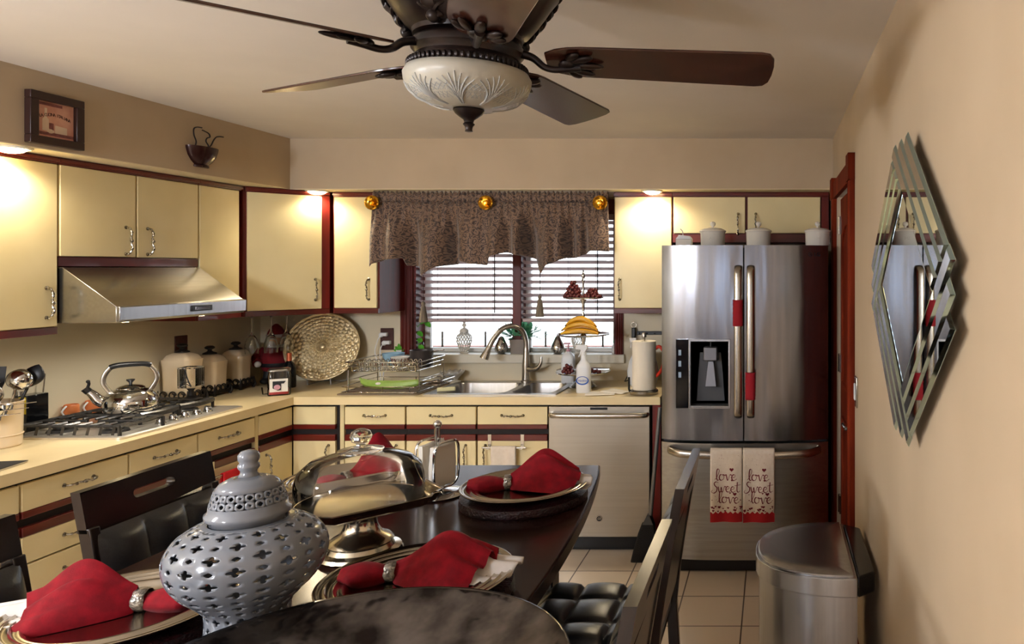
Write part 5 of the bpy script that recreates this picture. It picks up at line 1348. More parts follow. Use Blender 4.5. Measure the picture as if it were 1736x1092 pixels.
dup(c0, (-.52, 2.195, 0), pi, 'black tufted chair right of the table, farther one nearest the refrigerator')
dup(c0, (-.52, 1.51, 0), pi, 'black chair seen from behind at right of the table, nearest the mirror glass bowl')

# ------------------------------------------------------------------ place settings
def setting(x, y, lab_mat, lab_plate, r=.2):
    m = MB(); m.lathe([(0,0),(r*.985,0),(r*1.005,.008),(r*.99,.026),(r*.9,.030),(0,.030)], (x, y, TZ+.0005), 64)
    tag(m.build('placemat', M_mat), lab_mat, 'placemat', 'dark round beaded placemats')
    p = MB(); z = TZ+.031
    prof = [(0,.004),(r*.6,.004),(r*.66,.007),(r*.70,.0145),(r*.735,.0185),(r*.755,.0165),(r*.785,.0165),(r*.81,.021),(r*.835,.0188),(r*.865,.0188),(r*.89,.0235),(r*.915,.021),(r*.945,.021),(r*.975,.0255),(r,.0235),(r*.99,.020),(r*.72,.012),(r*.62,0),(0,0)]
    p.lathe(prof, (x, y, z), 80); tag(p.build('charger_plate', M_pewter, smooth=60), lab_plate, 'plate', 'ridged metal charger plates')
    return z+.004
# napkin: drawn through a ring at the origin, fan towards +x, tail towards -x
def napkin(x, y, z, rz, L, Wd, Hh, peak, tail, lab, ringlab, seed, gap=1.0, lift=.0, lining=1.0, tailw=.045):
    rnd = random.Random(seed); ph = rnd.uniform(0, 6)
    t = thing('napkin', lab, 'napkin', (x, y, z), 'red cloth napkins on the plates')
    M = TR(x, y, z) @ RZ(rz)
    def fan(u, v, k=1.0, shrink=1.0):
        w = .018+(Wd-.018)*min(1, u*1.25)**.75*(1-.18*max(0, u-.75)/.25)
        h = .034+(Hh-.034)*exp(-((u-peak)/.36)**2)-.03*max(0, u-.9)*5*.3
        s = v*2-1 if v <= 1 else 0
        ridge = (1-abs(s)**1.15)
        fold = (.030*(abs(sin(2.6*pi*s+ph))**.7-.5)+.012*(abs(sin(7.5*s+ph*2+u*4))-.5))*u**.8
        xx = .008+L*u*(1+.10*cos(3*s+ph)*u)
        return xx, s*w*shrink, max(.0015, (h*ridge+fold*ridge)*k), h
    def red(u, v):
        if v < .5:
            xx, yy, zz, h = fan(u, v*2); return M @ Vector((xx, yy, zz+.004+lift*u*u))
        q = 1-(v-.5)*2
        xx, yy, zz, h = fan(u, q); return M @ Vector((xx*.995, yy*.95, zz*.16*(1-u*.4)+.001))
    b = MB(); b.surf(red, 34, 56, False, True); b.build('cloth', M_cloth, t, smooth=75)
    def lin_(u, v):
        u2 = .72+.36*u*lining; vv = .12+.76*v
        xx, yy, zz, h = fan(min(u2, 1.0), vv)
        xx += max(0, u2-1.0)*L*1.1
        return M @ Vector((xx, yy*.97, max(.003, zz*(.80-.34*u)+.002+lift*min(1,u2)**2*.8-.006*sin(v*9+ph))))
    b = MB(); b.surf(lin_, 16, 40); plabel(b.build('lining', M_white, t, smooth=75, solid=.002), 'pale grey lining at the open end')
    def tl(u, v):
        w = .018+(tailw-.018)*sin(min(1, u*1.3)*pi/2)*(1-max(0, u-.7)/.3*.75)
        h = .017+.012*sin(u*pi)
        a = 2*pi*v
        wr = 1+.07*sin(5*a+ph)*u
        return M @ Vector((-.006-tail*u, w*cos(a)*wr, .0165+h*sin(a)*.92*wr-.0*u+.003*u))
    b = MB(); b.surf(tl, 20, 28, False, True); b.build('gathered_tail', M_cloth, t, smooth=75)
    rg = MB(); rg.surf(lambda u, v: M @ Vector(((.013+.001*sin(40*u))*cos(2*pi*v)*.9, (.0215+.003*sin(2*pi*v))*cos(2*pi*u), .0225+(.0205+.003*sin(2*pi*v))*sin(2*pi*u))), 40, 10, True, True)
    tag(rg.build('napkin_ring', pm('beaded silver ring %d' % seed, (176,168,156), .3, .8, c2=(90,86,80), scale=120, bump=.6, bscale=200, bdist=.004)), ringlab, 'napkin ring', 'silver napkin rings')
z1 = setting(-.797, 2.37, 'dark round beaded placemat at the far right end of the table', 'ridged silver charger plate at the far right end of the table', .197)
napkin(-.852, 2.375, z1, 12, .20, .105, .115, .5, .115, 'red napkin tied with a ring on the far right plate', 'silver ring around the napkin on the far right plate', 1, lining=1.25)
z2 = setting(-.800, 1.665, 'dark round beaded placemat under the middle plate near the glass bowl', 'ridged silver charger plate between the cake stand and the dark glass bowl', .205)
napkin(-.865, 1.675, z2, 8, .20, .12, .10, .55, .10, 'red napkin with a tall pointed fold on the plate behind the dark glass bowl', 'silver ring around the napkin behind the dark glass bowl', 2, lining=1.5)
z3 = setting(-1.34, 1.515, 'dark round beaded placemat at the near left of the table', 'ridged silver charger plate at the near left, beside the pierced jar', .2)
napkin(-1.312, 1.535, z3, 193, .19, .105, .10, .45, .11, 'red napkin opening towards the left edge, on the near left plate', 'silver ring around the napkin on the near left plate', 3, lining=1.7)
z4 = setting(-1.42, 2.45, 'dark round beaded placemat at the far left of the table behind the glass dome', 'ridged silver charger plate at the far left, behind the glass dome', .185)
napkin(-1.40, 2.42, z4, 60, .16, .11, .135, .62, .09, 'red napkin on the far left plate, partly seen through the glass dome', 'silver ring around the napkin on the far left plate', 4, lining=.8)

# ------------------------------------------------------------------ cake stand and dome
CX, CY = -1.075, 1.925
t = thing('cake_stand', 'silver square pedestal cake stand with scalloped corners', 'cake stand', (CX, CY, TZ))
b = MB(); b.lathe([(0,.001),(.094,.001),(.100,.008),(.096,.016),(.080,.020),(.074,.030),(.078,.036),(.070,.046),(.050,.056),(.040,.075),(.036,.10),(.046,.122),(.064,.132),(0,.132)], (CX, CY, TZ), 56)
b.build('pedestal', M_pewter, t)
hs = .158
def corner(i):   # scalloped square outline
    pts = []
    for k in range(4):
        a = R(90*k)
        q = [(hs, -hs+.05), (hs, hs-.05), (hs-.022, hs-.034), (hs-.02, hs-.02), (hs-.034, hs-.022), (hs-.05, hs)]
        if k >= 0:
            for px, py in q[1:]+[]: pts.append((px*cos(a)-py*sin(a), px*sin(a)+py*cos(a)))
    return pts
outl = corner(0); a45 = R(46)
outl = [(p*cos(a45)-q*sin(a45), p*sin(a45)+q*cos(a45)) for p, q in outl]
def loops(b, spec):
    n = len(outl); vs = []
    for s, z in spec: vs += [(CX+p*s, CY+q*s, TZ+z) for p, q in outl]
    fs = []
    for i in range(len(spec)-1):
        for k in range(n):
            k2 = (k+1) % n; fs.append((i*n+k, i*n+k2, (i+1)*n+k2, (i+1)*n+k))
    fs.append(tuple(range(n))); m = (len(spec)-1)*n; fs.append(tuple(m+k for k in range(n)))
    b.add(vs, fs)
b = MB(); loops(b, [(.9,.1322),(.98,.140),(1.03,.156),(1.055,.158),(1.06,.161),(1.03,.162),(1.0,.158),(.95,.143),(.9,.1405)])
b.build('tray', M_pewter, t, smooth=50)
t = thing('glass_dome', 'clear glass cake dome with ball knob on the silver stand', 'cake dome', (CX, CY, TZ+.1415))
zb = TZ+.1415
oD = [(.150,0),(.152,.012),(.151,.055),(.143,.085),(.118,.107),(.07,.121),(.03,.126),(0,.127)]
iD = [(0,.1235),(.03,.1225),(.07,.1175),(.116,.104),(.1395,.083),(.1475,.055),(.1485,.012),(.1475,0)]
b = MB(); b.lathe(oD, (CX, CY, zb), 72); b.build('dome', M_thin, t, smooth=60)
b = MB(); b.lathe([(0,.1265),(.052,.1265),(.055,.131),(.03,.137),(.012,.141),(.011,.147),(.022,.153),(.0265,.166),(.022,.178),(.010,.185),(0,.186)], (CX, CY, zb+.0005), 40); b.build('knob', M_glass, t, smooth=60)

# napkin holder
NX, NY = -1.105, 2.43
t = thing('napkin_holder', 'chrome napkin holder with centre post at the far end of the table', 'napkin holder', (NX, NY, TZ))
b = MB(); b.lathe([(0,0),(.083,0),(.088,.005),(.08,.009),(.05,.012),(.02,.02),(0,.02)], (NX, NY, TZ), 48); b.build('base', M_chrome, t)
b = MB(); b.rod((NX, NY, TZ+.018), (NX, NY, TZ+.225), .0095, 14); b.sphere((NX, NY, TZ+.232), .0135); b.build('post', M_chrome, t)
MN = TR(NX, NY, TZ) @ RZ(68)
for q in (-1, 1):
    loop = [(.052*(1 if cos(a) > 0 else -1)*abs(cos(a))**.5, q*(.034+.008*((.105+.072*sin(a))/.177)), .105+.075*(1 if sin(a) > 0 else -1)*abs(sin(a))**.5) for a in [2*pi*k/40 for k in range(40)]]
    b = MB(MN); b.tube(loop, .0042, 8, True); b.rod((0, q*.03, .03), (0, 0, .016), .004); b.build('side_loop', M_chrome, t)
for q in (-1, 1):
    b = MB(MN); n = 7
    for k in range(n):
        yy = q*(.013+.0026*k)
        b.prism([(-.047+.0015*((k*7) % 3), yy, .034), (.046, yy, .034), (.049, yy, .10), (.047-.001*k, yy+q*.004, .168+.004*((k*5) % 3)), (-.045, yy+q*.004, .166+.003*((k*3) % 3)), (-.048, yy, .10)], (0, q*.0018, 0))
    tag(b.build('paper_napkins', M_paper, smooth=0), ('stack of pale paper napkins on the near side of the holder post' if q > 0 else 'stack of pale paper napkins on the far side of the holder post'), 'napkins', 'paper napkins in the holder')

# ------------------------------------------------------------------ pierced ginger jar
JX, JY, JS = -1.009, 1.42, 880.0
def jz(py): return H-(py-455)/JS
t = thing('ginger_jar', 'tall grey-white pierced ceramic ginger jar in the foreground', 'jar', (JX, JY, TZ))
jp = [(1108,.076),(1100,.079),(1085,.074),(1060,.069),(1035,.068),(1020,.072),(1000,.092),(985,.109),(965,.124),(945,.1305),(925,.1295),(905,.118),(892,.100),(884,.082),(881,.064)]
jt = [(0.0 if i == 0 else (jp[0][0]-q[0])/(jp[0][0]-jp[-1][0]), q[1], jz(q[0])) for i, q in enumerate(jp)]
L_ = [0]
for a, c in zip(jp[:-1], jp[1:]): L_.append(L_[-1]+sqrt((a[1]-c[1])**2+((a[0]-c[0])/JS)**2))
def jprof(sv):
    d = sv*L_[-1]
    for i in range(len(jp)-1):
        if d <= L_[i+1] or i == len(jp)-2:
            k = (d-L_[i])/(L_[i+1]-L_[i]); 
            # smooth interpolation
            P = [jp[max(0, min(len(jp)-1, i+o_))] for o_ in (-1, 0, 1, 2)]
            def cr(p0, p1, p2, p3): return .5*(2*p1+(p2-p0)*k+(2*p0-5*p1+4*p2-p3)*k*k+(3*p1-p0-3*p2+p3)*k**3)
            return cr(*[p[1] for p in P]), H-(cr(*[p[0] for p in P])-455)/JS
b = MB()
NU, NV = 20, 13; NP = 24
s_lo, s_hi = .05, .955
for iu in range(NU):
    for iv in range(NV):
        odd = (iu+iv) % 2
        def pt(a, c): 
            r, z = jprof(s_lo+(s_hi-s_lo)*(iv+c)/NV); th = 2*pi*(iu+a)/NU
            return Vector((JX+r*cos(th), JY+r*sin(th), z))
        inn, mid, outr = [], [], []
        for k in range(NP):
            a = 2*pi*k/NP+pi/NP*0
            rr = (.17+.21*abs(cos(2*a))**1.6) if odd else .15+.03*abs(cos(2*a))
            dx, dy = cos(a), sin(a); sq = .5/max(abs(dx), abs(dy))
            inn.append((.5+rr*dx, .5+rr*dy)); outr.append((.5+sq*dx, .5+sq*dy)); mid.append((.5+(rr+sq)/2*dx, .5+(rr+sq)/2*dy))
        vs = [pt(*q) for q in inn]+[pt(*q) for q in mid]+[pt(*q) for q in outr]
        b.add(vs, [(r_*NP+k, r_*NP+(k+1) % NP, (r_+1)*NP+(k+1) % NP, (r_+1)*NP+k) for r_ in range(2) for k in range(NP)])
for sa, sb in ((0, s_lo), (s_hi, 1.0)):
    n = 4
    b.surf(lambda u, v: (lambda r, z: Vector((JX+r*cos(2*pi*v), JY+r*sin(2*pi*v), z)))(*jprof(sa+(sb-sa)*u)), n, NU*4, False, True)
b.lathe([(0, jz(1106)-TZ), (.074, jz(1106)-TZ)], (JX, JY, TZ), 44)
b.lathe([(.076,0),(.079,.003),(.076,jz(1108)-TZ)], (JX, JY, TZ), 44)
o = b.build('body', M_jar, t, smooth=80, solid=.0035)
bm = bmesh.new(); bm.from_mesh(o.data); bmesh.ops.remove_doubles(bm, verts=bm.verts[:], dist=3e-4); bmesh.ops.recalc_face_normals(bm, faces=bm.faces[:]); bm.to_mesh(o.data); bm.free()
for p in o.data.polygons: p.use_smooth = True
lp = [(880,.0605),(873,.061),(869,.069),(864,.069),(860,.063),(850,.062),(838,.058),(826,.054),(817,.046),(811,.034),(807,.017)]
b = MB()
def lpr(i): return lp[i][1], jz(lp[i][0])
LR = [lpr(i) for i in range(len(lp))]
b.lathe([(r, z-TZ) for r, z in LR[:6]], (JX, JY, TZ), 48)
NU2 = 24
for row, (za, zb_) in enumerate(((LR[5][1], (LR[5][1]+LR[7][1])/2), ((LR[5][1]+LR[7][1])/2, LR[7][1]))):
    for iu in range(NU2):
        def pt(a, c):
            z = za+(zb_-za)*c
            r = LR[5][1]; 
            zz = [q[1] for q in LR[5:9]]; rr_ = [q[0] for q in LR[5:9]]
            for i in range(3):
                if z <= zz[i+1]+1e-9: r = rr_[i]+(rr_[i+1]-rr_[i])*(z-zz[i])/(zz[i+1]-zz[i]); break
            th = 2*pi*(iu+a)/NU2
            return Vector((JX+r*cos(th), JY+r*sin(th), z))
        odd = (iu+row) % 2; vs = []; o2 = []
        for k in range(12):
            a = 2*pi*k/12; rr = (.30 if odd else .14)*(1-.18*abs(sin(2*a))); dx, dy = cos(a), sin(a); sq = .5/max(abs(dx), abs(dy))
            vs.append(pt(.5+rr*dx, .5+rr*dy)); o2.append(pt(.5+sq*dx, .5+sq*dy))
        b.add(vs+o2, [(k, (k+1) % 12, 12+(k+1) % 12, 12+k) for k in range(12)])
b.lathe([(r, z-TZ) for r, z in LR[7:]], (JX, JY, TZ), 48)
kz = LR[-1][1]-TZ
b.lathe([(.017,kz),(.0125,kz+.006),(.0125,kz+.012),(.017,kz+.018),(.0165,kz+.022),(.013,kz+.026),(.0165,kz+.033),(.0165,kz+.041),(.012,kz+.047),(0,kz+.05)], (JX, JY, TZ), 28)
o = b.build('lid', M_jar, t, smooth=70, solid=.003)

# ------------------------------------------------------------------ dark mercury glass bowl
BX, BY = -.669, 1.123
b = MB()
prof = [(0,.002),(.075,.002),(.09,.0),(.10,.004),(.16,.020),(.23,.048),(.295,.078),(.335,.098),(.346,.104),(.350,.108),(.347,.112),(.340,.110),(.328,.102),(.288,.083),(.225,.054),(.155,.027),(.09,.012),(0,.011)]
b.lathe(prof, (BX, BY, TZ), 96)
tag(b.build('glass_bowl', M_mercury, smooth=70), 'large dark mirrored glass bowl at the bottom edge of the picture', 'bowl')

# ------------------------------------------------------------------ ceiling fan
X0, Y0 = -.713, 1.73
t = thing('ceiling_fan', 'dark bronze five-blade ceiling fan with cut glass light bowl', 'ceiling fan', (X0, Y0, 1.98))
b = MB(); b.lathe([(0,2.44),(.12,2.44),(.135,2.42),(.15,2.38),(.20,2.335),(.205,2.315),(.19,2.295),(.175,2.27),(.155,2.24),(.135,2.215),(.122,2.205),(.120,2.195),(0,2.195)], (X0, Y0, 0), 56); b.build('motor_housing', M_bronze, t)
b = MB(); b.lathe([(.10,2.197),(.108,2.19),(.118,2.186),(.124,2.178),(.124,2.165),(.118,2.158),(.114,2.150),(.122,2.142),(.128,2.133),(.128,2.120),(.12,2.114),(0,2.114)], (X0, Y0, 0), 56); b.build('switch_housing', M_bronze, t)
b = MB()
for k in range(64):
    a = 2*pi*k/64; b.sphere((X0+.129*cos(a), Y0+.129*sin(a), 2.128), (.0055,.0055,.0085), 6, 5, )
b.build('rope_trim', M_bronze, t)
for k in range(5):
    a = R(45+72*k); b = MB(TR(X0, Y0, 0) @ Matrix.Rotation(a, 4, 'Z'))
    # carved acanthus scroll on the housing
    spine = smoothpath([(.132,0,2.205),(.142,0,2.222),(.165,0,2.25),(.185,0,2.28),(.205,0,2.31),(.218,0,2.345),(.205,0,2.37)], 5)
    b.tube(spine, [.017+.004*sin(i*1.1) for i in range(len(spine))], 8, flat=.6)
    for i in range(3, len(spine)-2, 4):
        p = spine[i]
        for q in (-1, 1):
            b.tube(smoothpath([p, p+Vector((.012,q*.016,.012)), p+Vector((.006,q*.032,.022)), p+Vector((-.004,q*.030,.010))], 4), [.006,.006,.006,.006,.0055,.005,.005,.004,.004,.004,.003,.003,.002], 6)
    b.sphere((.136,0,2.207), .015, 12, 8); b.sphere((.212,0,2.375), .016, 12, 8)
    b.build('carved_scroll', M_bronze, t)
b = MB(); b.lathe([(.118,2.119),(.133,2.117),(.1385,2.106),(.137,2.092),(.128,2.072),(.108,2.054),(.078,2.042),(.045,2.036),(.012,2.034)], (X0, Y0, 0), 72)
bowl = b.build('light_bowl', M_bowlglass, t, smooth=60, solid=.004)
def bowlr(z):
    P = [(2.034,.012),(2.036,.045),(2.042,.078),(2.054,.108),(2.072,.128),(2.092,.137),(2.106,.1385)]
    for (a, ra), (c, rc) in zip(P[:-1], P[1:]):
        if z <= c: return ra+(rc-ra)*(z-a)/(c-a)
    return P[-1][1]
b = MB()
for k in range(9):
    a0 = 2*pi*k/9
    for j in range(-3, 4):
        pts = []
        for i in range(9):
            f = i/8; z = 2.0375+.052*(1-abs(j)*.10)*f; aa = a0+j*.075*(f**1.5)*1.2+j*.012
            r = bowlr(z)+.0022; pts.append((X0+r*cos(aa), Y0+r*sin(aa), z-.001))
        b.tube(pts, [.0028*(1-.8*abs(i/8-.35)) for i in range(9)], 6)
    for j in range(4):
        for q in (-1, 1):
            pts = []
            for i in range(8):
                f = i/7; z = 2.040+.028*f; aa = a0+pi/9+q*(f-.5)*.34+(j-1.5)*.10
                r = bowlr(z)+.0016; pts.append((X0+r*cos(aa), Y0+r*sin(aa), z-.0005))
            b.tube(pts, .0013, 5)
plabel(b.build('cut_pattern', M_cut, bowl), 'clear cut leaf pattern in the frosted glass')
b = MB(); b.lathe([(0,2.038),(.03,2.036),(.035,2.030),(.030,2.022),(.020,2.014),(.012,2.008),(.010,2.002),(.0135,1.998),(.009,1.992),(.0075,1.985),(.009,1.981),(0,1.979)], (X0, Y0, 0), 32); b.build('finial', M_bronze, t)
b = MB(); b.cyl((X0, Y0, 2.05), .006, .07, 10)
for k in range(3):
    a = 2*pi*k/3; b.sphere((X0+.05*cos(a), Y0+.05*sin(a), 2.088), (.019,.019,.022))
plabel(b.build('bulbs', M_ceramic, t), 'white bulbs, unlit')
for k, deg in enumerate((9, 81, 153, 225, 297)):
    Mf = TR(X0, Y0, 2.148) @ RZ(deg)
    Mb = Mf @ RX(-15)
    out = []
    top = [(.175,.035),(.20,.052),(.23,.062),(.26,.066),(.40,.070),(.55,.075),(.685,.079)]
    tip = [(.706,.074),(.718,.055),(.7225,.02),(.7225,-.02),(.718,-.055),(.706,-.074)]
    outl2 = top+tip+[(x, -y) for x, y in reversed(top)]
    b = MB(Mb); b.prism([(x, y, .004) for x, y in outl2], (0,0,.006)); bl = b.build('blade', M_blade, t, bevel=.0015)
    b = MB(Mf)
    arm = smoothpath([(.112,0,.022),(.145,0,.012),(.17,0,-.008),(.195,0,-.014),(.225,0,-.010),(.255,0,-.006)], 5)
    b.tube(arm, [.011-.003*sin(i/len(arm)*pi) for i in range(len(arm))], 10)
    b.build('blade_arm', M_bronze, bl)
    b = MB(Mb)
    for (xx, yy, L, an) in ((.235,0,.075,0),(.232,.016,.06,24),(.232,-.016,.06,-24),(.225,.024,.042,46),(.225,-.024,.042,-46)):
        b.sphere((0,0,0), (L/2,.011,.007), 12, 8, M=TR(xx+L/2*cos(R(an)), yy+L/2*sin(R(an)), -.003) @ RZ(an))
    b.sphere((.225,0,-.004), (.022,.022,.010), 14, 8)
    b.build('blade_bracket', M_bronze, bl)

# ------------------------------------------------------------------ recessed lamps
def downlight(x, y, lab):
    t = thing('ceiling_light', lab, 'ceiling light', (x, y, 2.11), 'recessed lamps under the soffit')
    b = MB(); b.lathe([(.050,-.0005),(.064,-.0005),(.066,-.004),(.058,-.009),(.050,-.006)], (x, y, 2.134), 32); b.build('trim_ring', M_ceramic, t)
    b = MB(); b.lathe([(.0495,-.002),(.048,-.010),(.036,-.019),(.018,-.024),(0,-.025)], (x, y, 2.134), 28); plabel(b.build('lamp', M_bulb, t), 'glowing lamp lens')
LAMPS = [(-2.78, 4.498), (-.735, 4.498), (-2.972, 2.875)]
downlight(*LAMPS[0], 'lit recessed lamp above the corner cabinet, left of the valance')
downlight(*LAMPS[1], 'lit recessed lamp above the cabinet right of the window')
downlight(*LAMPS[2], 'lit recessed lamp at the left edge, under the picture frame')

# ------------------------------------------------------------------ diamond mirror
MY, MZ = 1.905, 1.609
t = thing('wall_mirror', 'diamond mirror of overlapping glass strips with slanted edges on the right wall', 'mirror', (XR-.02, MY, 1.2))
A_, B_2 = .56, .388
def mp(p, q, x):
    a = (p+q)/2; c = (p-q)/2
    return (x, MY-a*A_, MZ+c*B_2)
def facet(b, p0, p1, q0, q1, x, th=.006, bev=.018):
    c = [(p0,q0),(p1,q0),(p1,q1),(p0,q1)]
    bp, bq = min(bev, (p1-p0)*.35), min(bev, (q1-q0)*.35)
    inn = [(p0+bp,q0+bq),(p1-bp,q0+bq),(p1-bp,q1-bq),(p0+bp,q1-bq)]
    vs = [mp(*k, x) for k in c]+[mp(*k, x-.001) for k in c]+[mp(*k, x-th) for k in inn]
    b.cur = 1
    b.add(vs, [(0,1,5,4),(1,2,6,5),(2,3,7,6),(3,0,4,7),(4,5,9,8),(5,6,10,9),(6,7,11,10),(7,4,8,11),(3,2,1,0)])
    b.cur = 0
    b.add([mp(*k, x-th) for k in inn], [(0,1,2,3)])
m_ = .665; wd = .165
b = MB(); b.prism([mp(p, q, XR-.001) for p, q in ((-.66,-.66),(.66,-.66),(.66,.66),(-.66,.66))], (-.012,0,0)); b.build('backing', M_black, t)
b = MB(); facet(b, -m_, m_, -m_, m_, XR-.022, .005, .04); b.build('centre_glass', [M_mirror, M_mirred], t, smooth=0)
for k in range(3):
    o_ = m_+wd*k; x = XR-.0275; g_ = .004
    tip = 1.17-.165*k
    for sp in ((o_, o_+wd-g_, -tip, m_-g_), (-m_+g_, tip, o_, o_+wd-g_), (-o_-wd+g_, -o_, -m_+g_, tip), (-tip, m_-g_, -o_-wd+g_, -o_)):
        b = MB(); facet(b, *sp, x, .007, .03); b.build('mirror_strip', [M_mirror, M_mirred], t, smooth=0)
# standoff blocks so that the mirror hangs on the wall
# ------------------------------------------------------------------ door and switch on the right wall
t = struct(thing('door_1', 'reddish brown panelled door with lever handle in the right wall', 'door', (XR+.03, 3.75, 0)))
b = MB(); b.box(XR+.02, XR+.06, DY0+.012, DY1-.012, .006, DZ-.012); leaf = b.build('door_leaf', M_door, t, bevel=.002)
def panelring(b, pts, x):
    n = len(pts); cy = sum(p[0] for p in pts)/n; cz = sum(p[1] for p in pts)/n
    def off(s): return [(cy+(p[0]-cy)*s[0], cz+(p[1]-cz)*s[1]) for p in pts]
    rows = [(1,1,0),( .97,.985,-.010),(.93,.965,-.010),(.90,.95,0)]
    vs = []
    for sy, sz, dx in rows: vs += [(x+dx, y, z) for y, z in off((sy, sz))]
    b.add(vs, [(i*n+k, i*n+(k+1) % n, (i+1)*n+(k+1) % n, (i+1)*n+k) for i in range(3) for k in range(n)])
b = MB(); xx = XR+.0205
up = [(DY0+.14,1.02),(DY1-.14,1.02),(DY1-.14,1.72)]+[(DY1-.14-.54*(1-cos(pi*i/12))/2, 1.72+.17*sin(pi*i/12)) for i in range(1, 12)]+[(DY0+.14,1.72)]
panelring(b, up, xx); panelring(b, [(DY0+.14,.2),(DY1-.14,.2),(DY1-.14,.86),(DY0+.14,.86)], xx)
b.build('panel_moulding', M_door, leaf)
b = MB(); b.lathe([(0,0),(.026,0),(.026,.006),(.012,.010),(.010,.045),(0,.045)], seg=20, M=TR(XR+.02, DY0+.075, .917) @ RY(-90))
b.tube(smoothpath([(XR-.022, DY0+.075, .917),(XR-.026, DY0+.12, .919),(XR-.024, DY0+.19, .913)], 5), [.010]*11, 10); b.build('door_handle', M_nickel, t)
b = MB()
for z in (1.90, 1.13, .34): b.box(XR+.010, XR+.022, DY1-.05, DY1-.004, z-.05, z+.05); b.rod((XR+.012, DY1-.010, z-.05), (XR+.012, DY1-.010, z+.05), .006)
b.build('hinge', M_nickel, t)
b = MB()
for y0_, y1_ in ((3.245, DY0), (DY1, 4.255)):
    b.box(XR-.022, XR, y0_, y1_, 0, DZ+.005)
    for k in (.3, .55, .8): b.rod((XR-.022, y0_+(y1_-y0_)*k, 0), (XR-.022, y0_+(y1_-y0_)*k, DZ), .005, 8)
b.box(XR-.022, XR, DY0, DY1, DZ-.008, DZ+.085)
for y0_, y1_ in ((3.24, DY0+.005), (DY1-.005, 4.26)): b.box(XR-.032, XR, y0_, y1_, DZ-.01, DZ+.11)
struct(b.build('trim_5', M_door, bevel=.003))
t = thing('light_switch', 'metal light switch plate on the right wall beside the door', 'switch', (XR, 3.17, 1.06))
b = MB(); b.box(XR-.008, XR-.0005, 3.13, 3.205, 1.065, 1.195); b.build('plate', M_nickel, t, bevel=.003)
b = MB(); b.box(XR-.013, XR-.007, 3.15, 3.185, 1.095, 1.165); b.build('rocker', M_plastic, t, bevel=.003)

# ------------------------------------------------------------------ trash can (flat back to the wall, round front towards the room)
t = thing('trash_can', 'half-round stainless steel step trash can against the right wall', 'trash can', (.14, 2.69, 0))
def dshape(e=0, x1=.275, n=28):
    ya, yb_, x0_ = 2.425+e, 2.955-e, -.062+e
    cy = (ya+yb_)/2; hw = (yb_-ya)/2; pts = []
    for i in range(n+1):
        a = pi/2+pi*i/n
        c, s_ = cos(a), sin(a)
        pts.append((x1+(x1-x0_)*(-abs(c)**.92), cy+hw*(1 if s_ > 0 else -1)*abs(s_)**.80))
    pts.append((x1+.005-e*.0, cy-hw)); pts.append((x1+.005, cy+hw))
    return pts
b = MB(); b.prism([(x, y, .03) for x, y in dshape(.012)], (0,0,.545)); b.build('body', M_steel, t, smooth=30)
b = MB(); b.prism([(x, y, .0) for x, y in dshape(.008)], (0,0,.03)); b.build('base', M_black, t, smooth=30)
b = MB(); b.prism([(x, y, .575) for x, y in dshape(0)], (0,0,.062)); b.build('rim_band', M_chrome if False else M_steel, t, smooth=30, bevel=.003)
b = MB()
lidp = dshape(.010, .262); n = len(lidp); cx_ = sum(p[0] for p in lidp)/n; cy_ = sum(p[1] for p in lidp)/n
vs = []; fs = []
for s_, z in ((1,.637),(1,.645),(.97,.649),(.7,.651),(.35,.652)): vs += [(cx_+(x-cx_)*s_, cy_+(y-cy_)*s_, z) for x, y in lidp]
for i in range(4): fs += [(i*n+k, i*n+(k+1) % n, (i+1)*n+(k+1) % n, (i+1)*n+k) for k in range(n)]
vs.append((cx_, cy_, .652)); fs += [(4*n+k, 4*n+(k+1) % n, 5*n) for k in range(n)]
b.add(vs, fs); b.build('lid', M_steel, t, smooth=40)
b = MB(); b.prism([(.281,2.43,.57),(.281,2.95,.57),(.345,2.90,.57),(.345,2.48,.57)], (0,0,.07)); b.build('hinge_housing', M_lcd, t, bevel=.008)
b = MB(); b.box(-.10, -.04, 2.62, 2.76, .01, .028); b.build('pedal', M_steel, t, bevel=.004)

# ------------------------------------------------------------------ things on the soffit
fx = -2.90
t = thing('picture_frame', 'small dark-framed Italian kitchen print on the left soffit', 'picture', (fx, 2.967, 2.150))
MF = Matrix(((0,0,1,fx),(1,0,0,2.967),(0,1,0,2.253),(0,0,0,1)))      # local x along the wall, y up, z out
S = .1125
b = MB(MF)
for (x0,x1,y0_,y1_) in ((-S,S,.071,.103),(-S,S,-.103,-.071),(-S,-S+.034,-.0715,.0715),(S-.034,S,-.0715,.0715)): b.box(x0,x1,y0_,y1_,.001,.028)
b.build('frame', M_frame, t, bevel=.003)
b = MB(MF); b.box(-S+.03,S-.03,-.075,.075,.002,.012); pr = b.build('print', pm('aged pink print paper', (206,156,132), .7, c2=(184,122,104), scale=14, detail=5), t)
ink = pm('dark brown ink', (66,40,34), .7); pale = pm('pale print ink', (214,190,164), .7)
b = MB(MF)
for i, ch in enumerate('LA CUCINA ITALIANA'):
    f = (i-8.5)/8.5
    b.text(ch, .0175, .0002, TR(f*.060, .022-.012*f*f, .0125) @ RZ(-f*10)) if ch != ' ' else None
b.text('Since', .009, .0002, TR(-.04,.056,.0125)) if False else None
b.build('lettering', ink, pr, smooth=0)
b = MB(MF)
b.prism([(-.052,-.045,.0122),(-.026,-.045,.0122),(-.026,.0,.0122),(-.033,.008,.0122),(-.033,.045,.0122),(-.044,.045,.0122),(-.044,.008,.0122),(-.052,0,.0122)], (0,0,.0003))
b.prism([(.0,-.05,.0122),(.05,-.05,.0122),(.05,-.022,.0122),(.0,-.018,.0122)], (0,0,.0003))
b.sphere((-.018,-.044,.0122), (.016,.011,.0006), 16, 6)
b.build('printed_bottle', pale, pr, smooth=0)
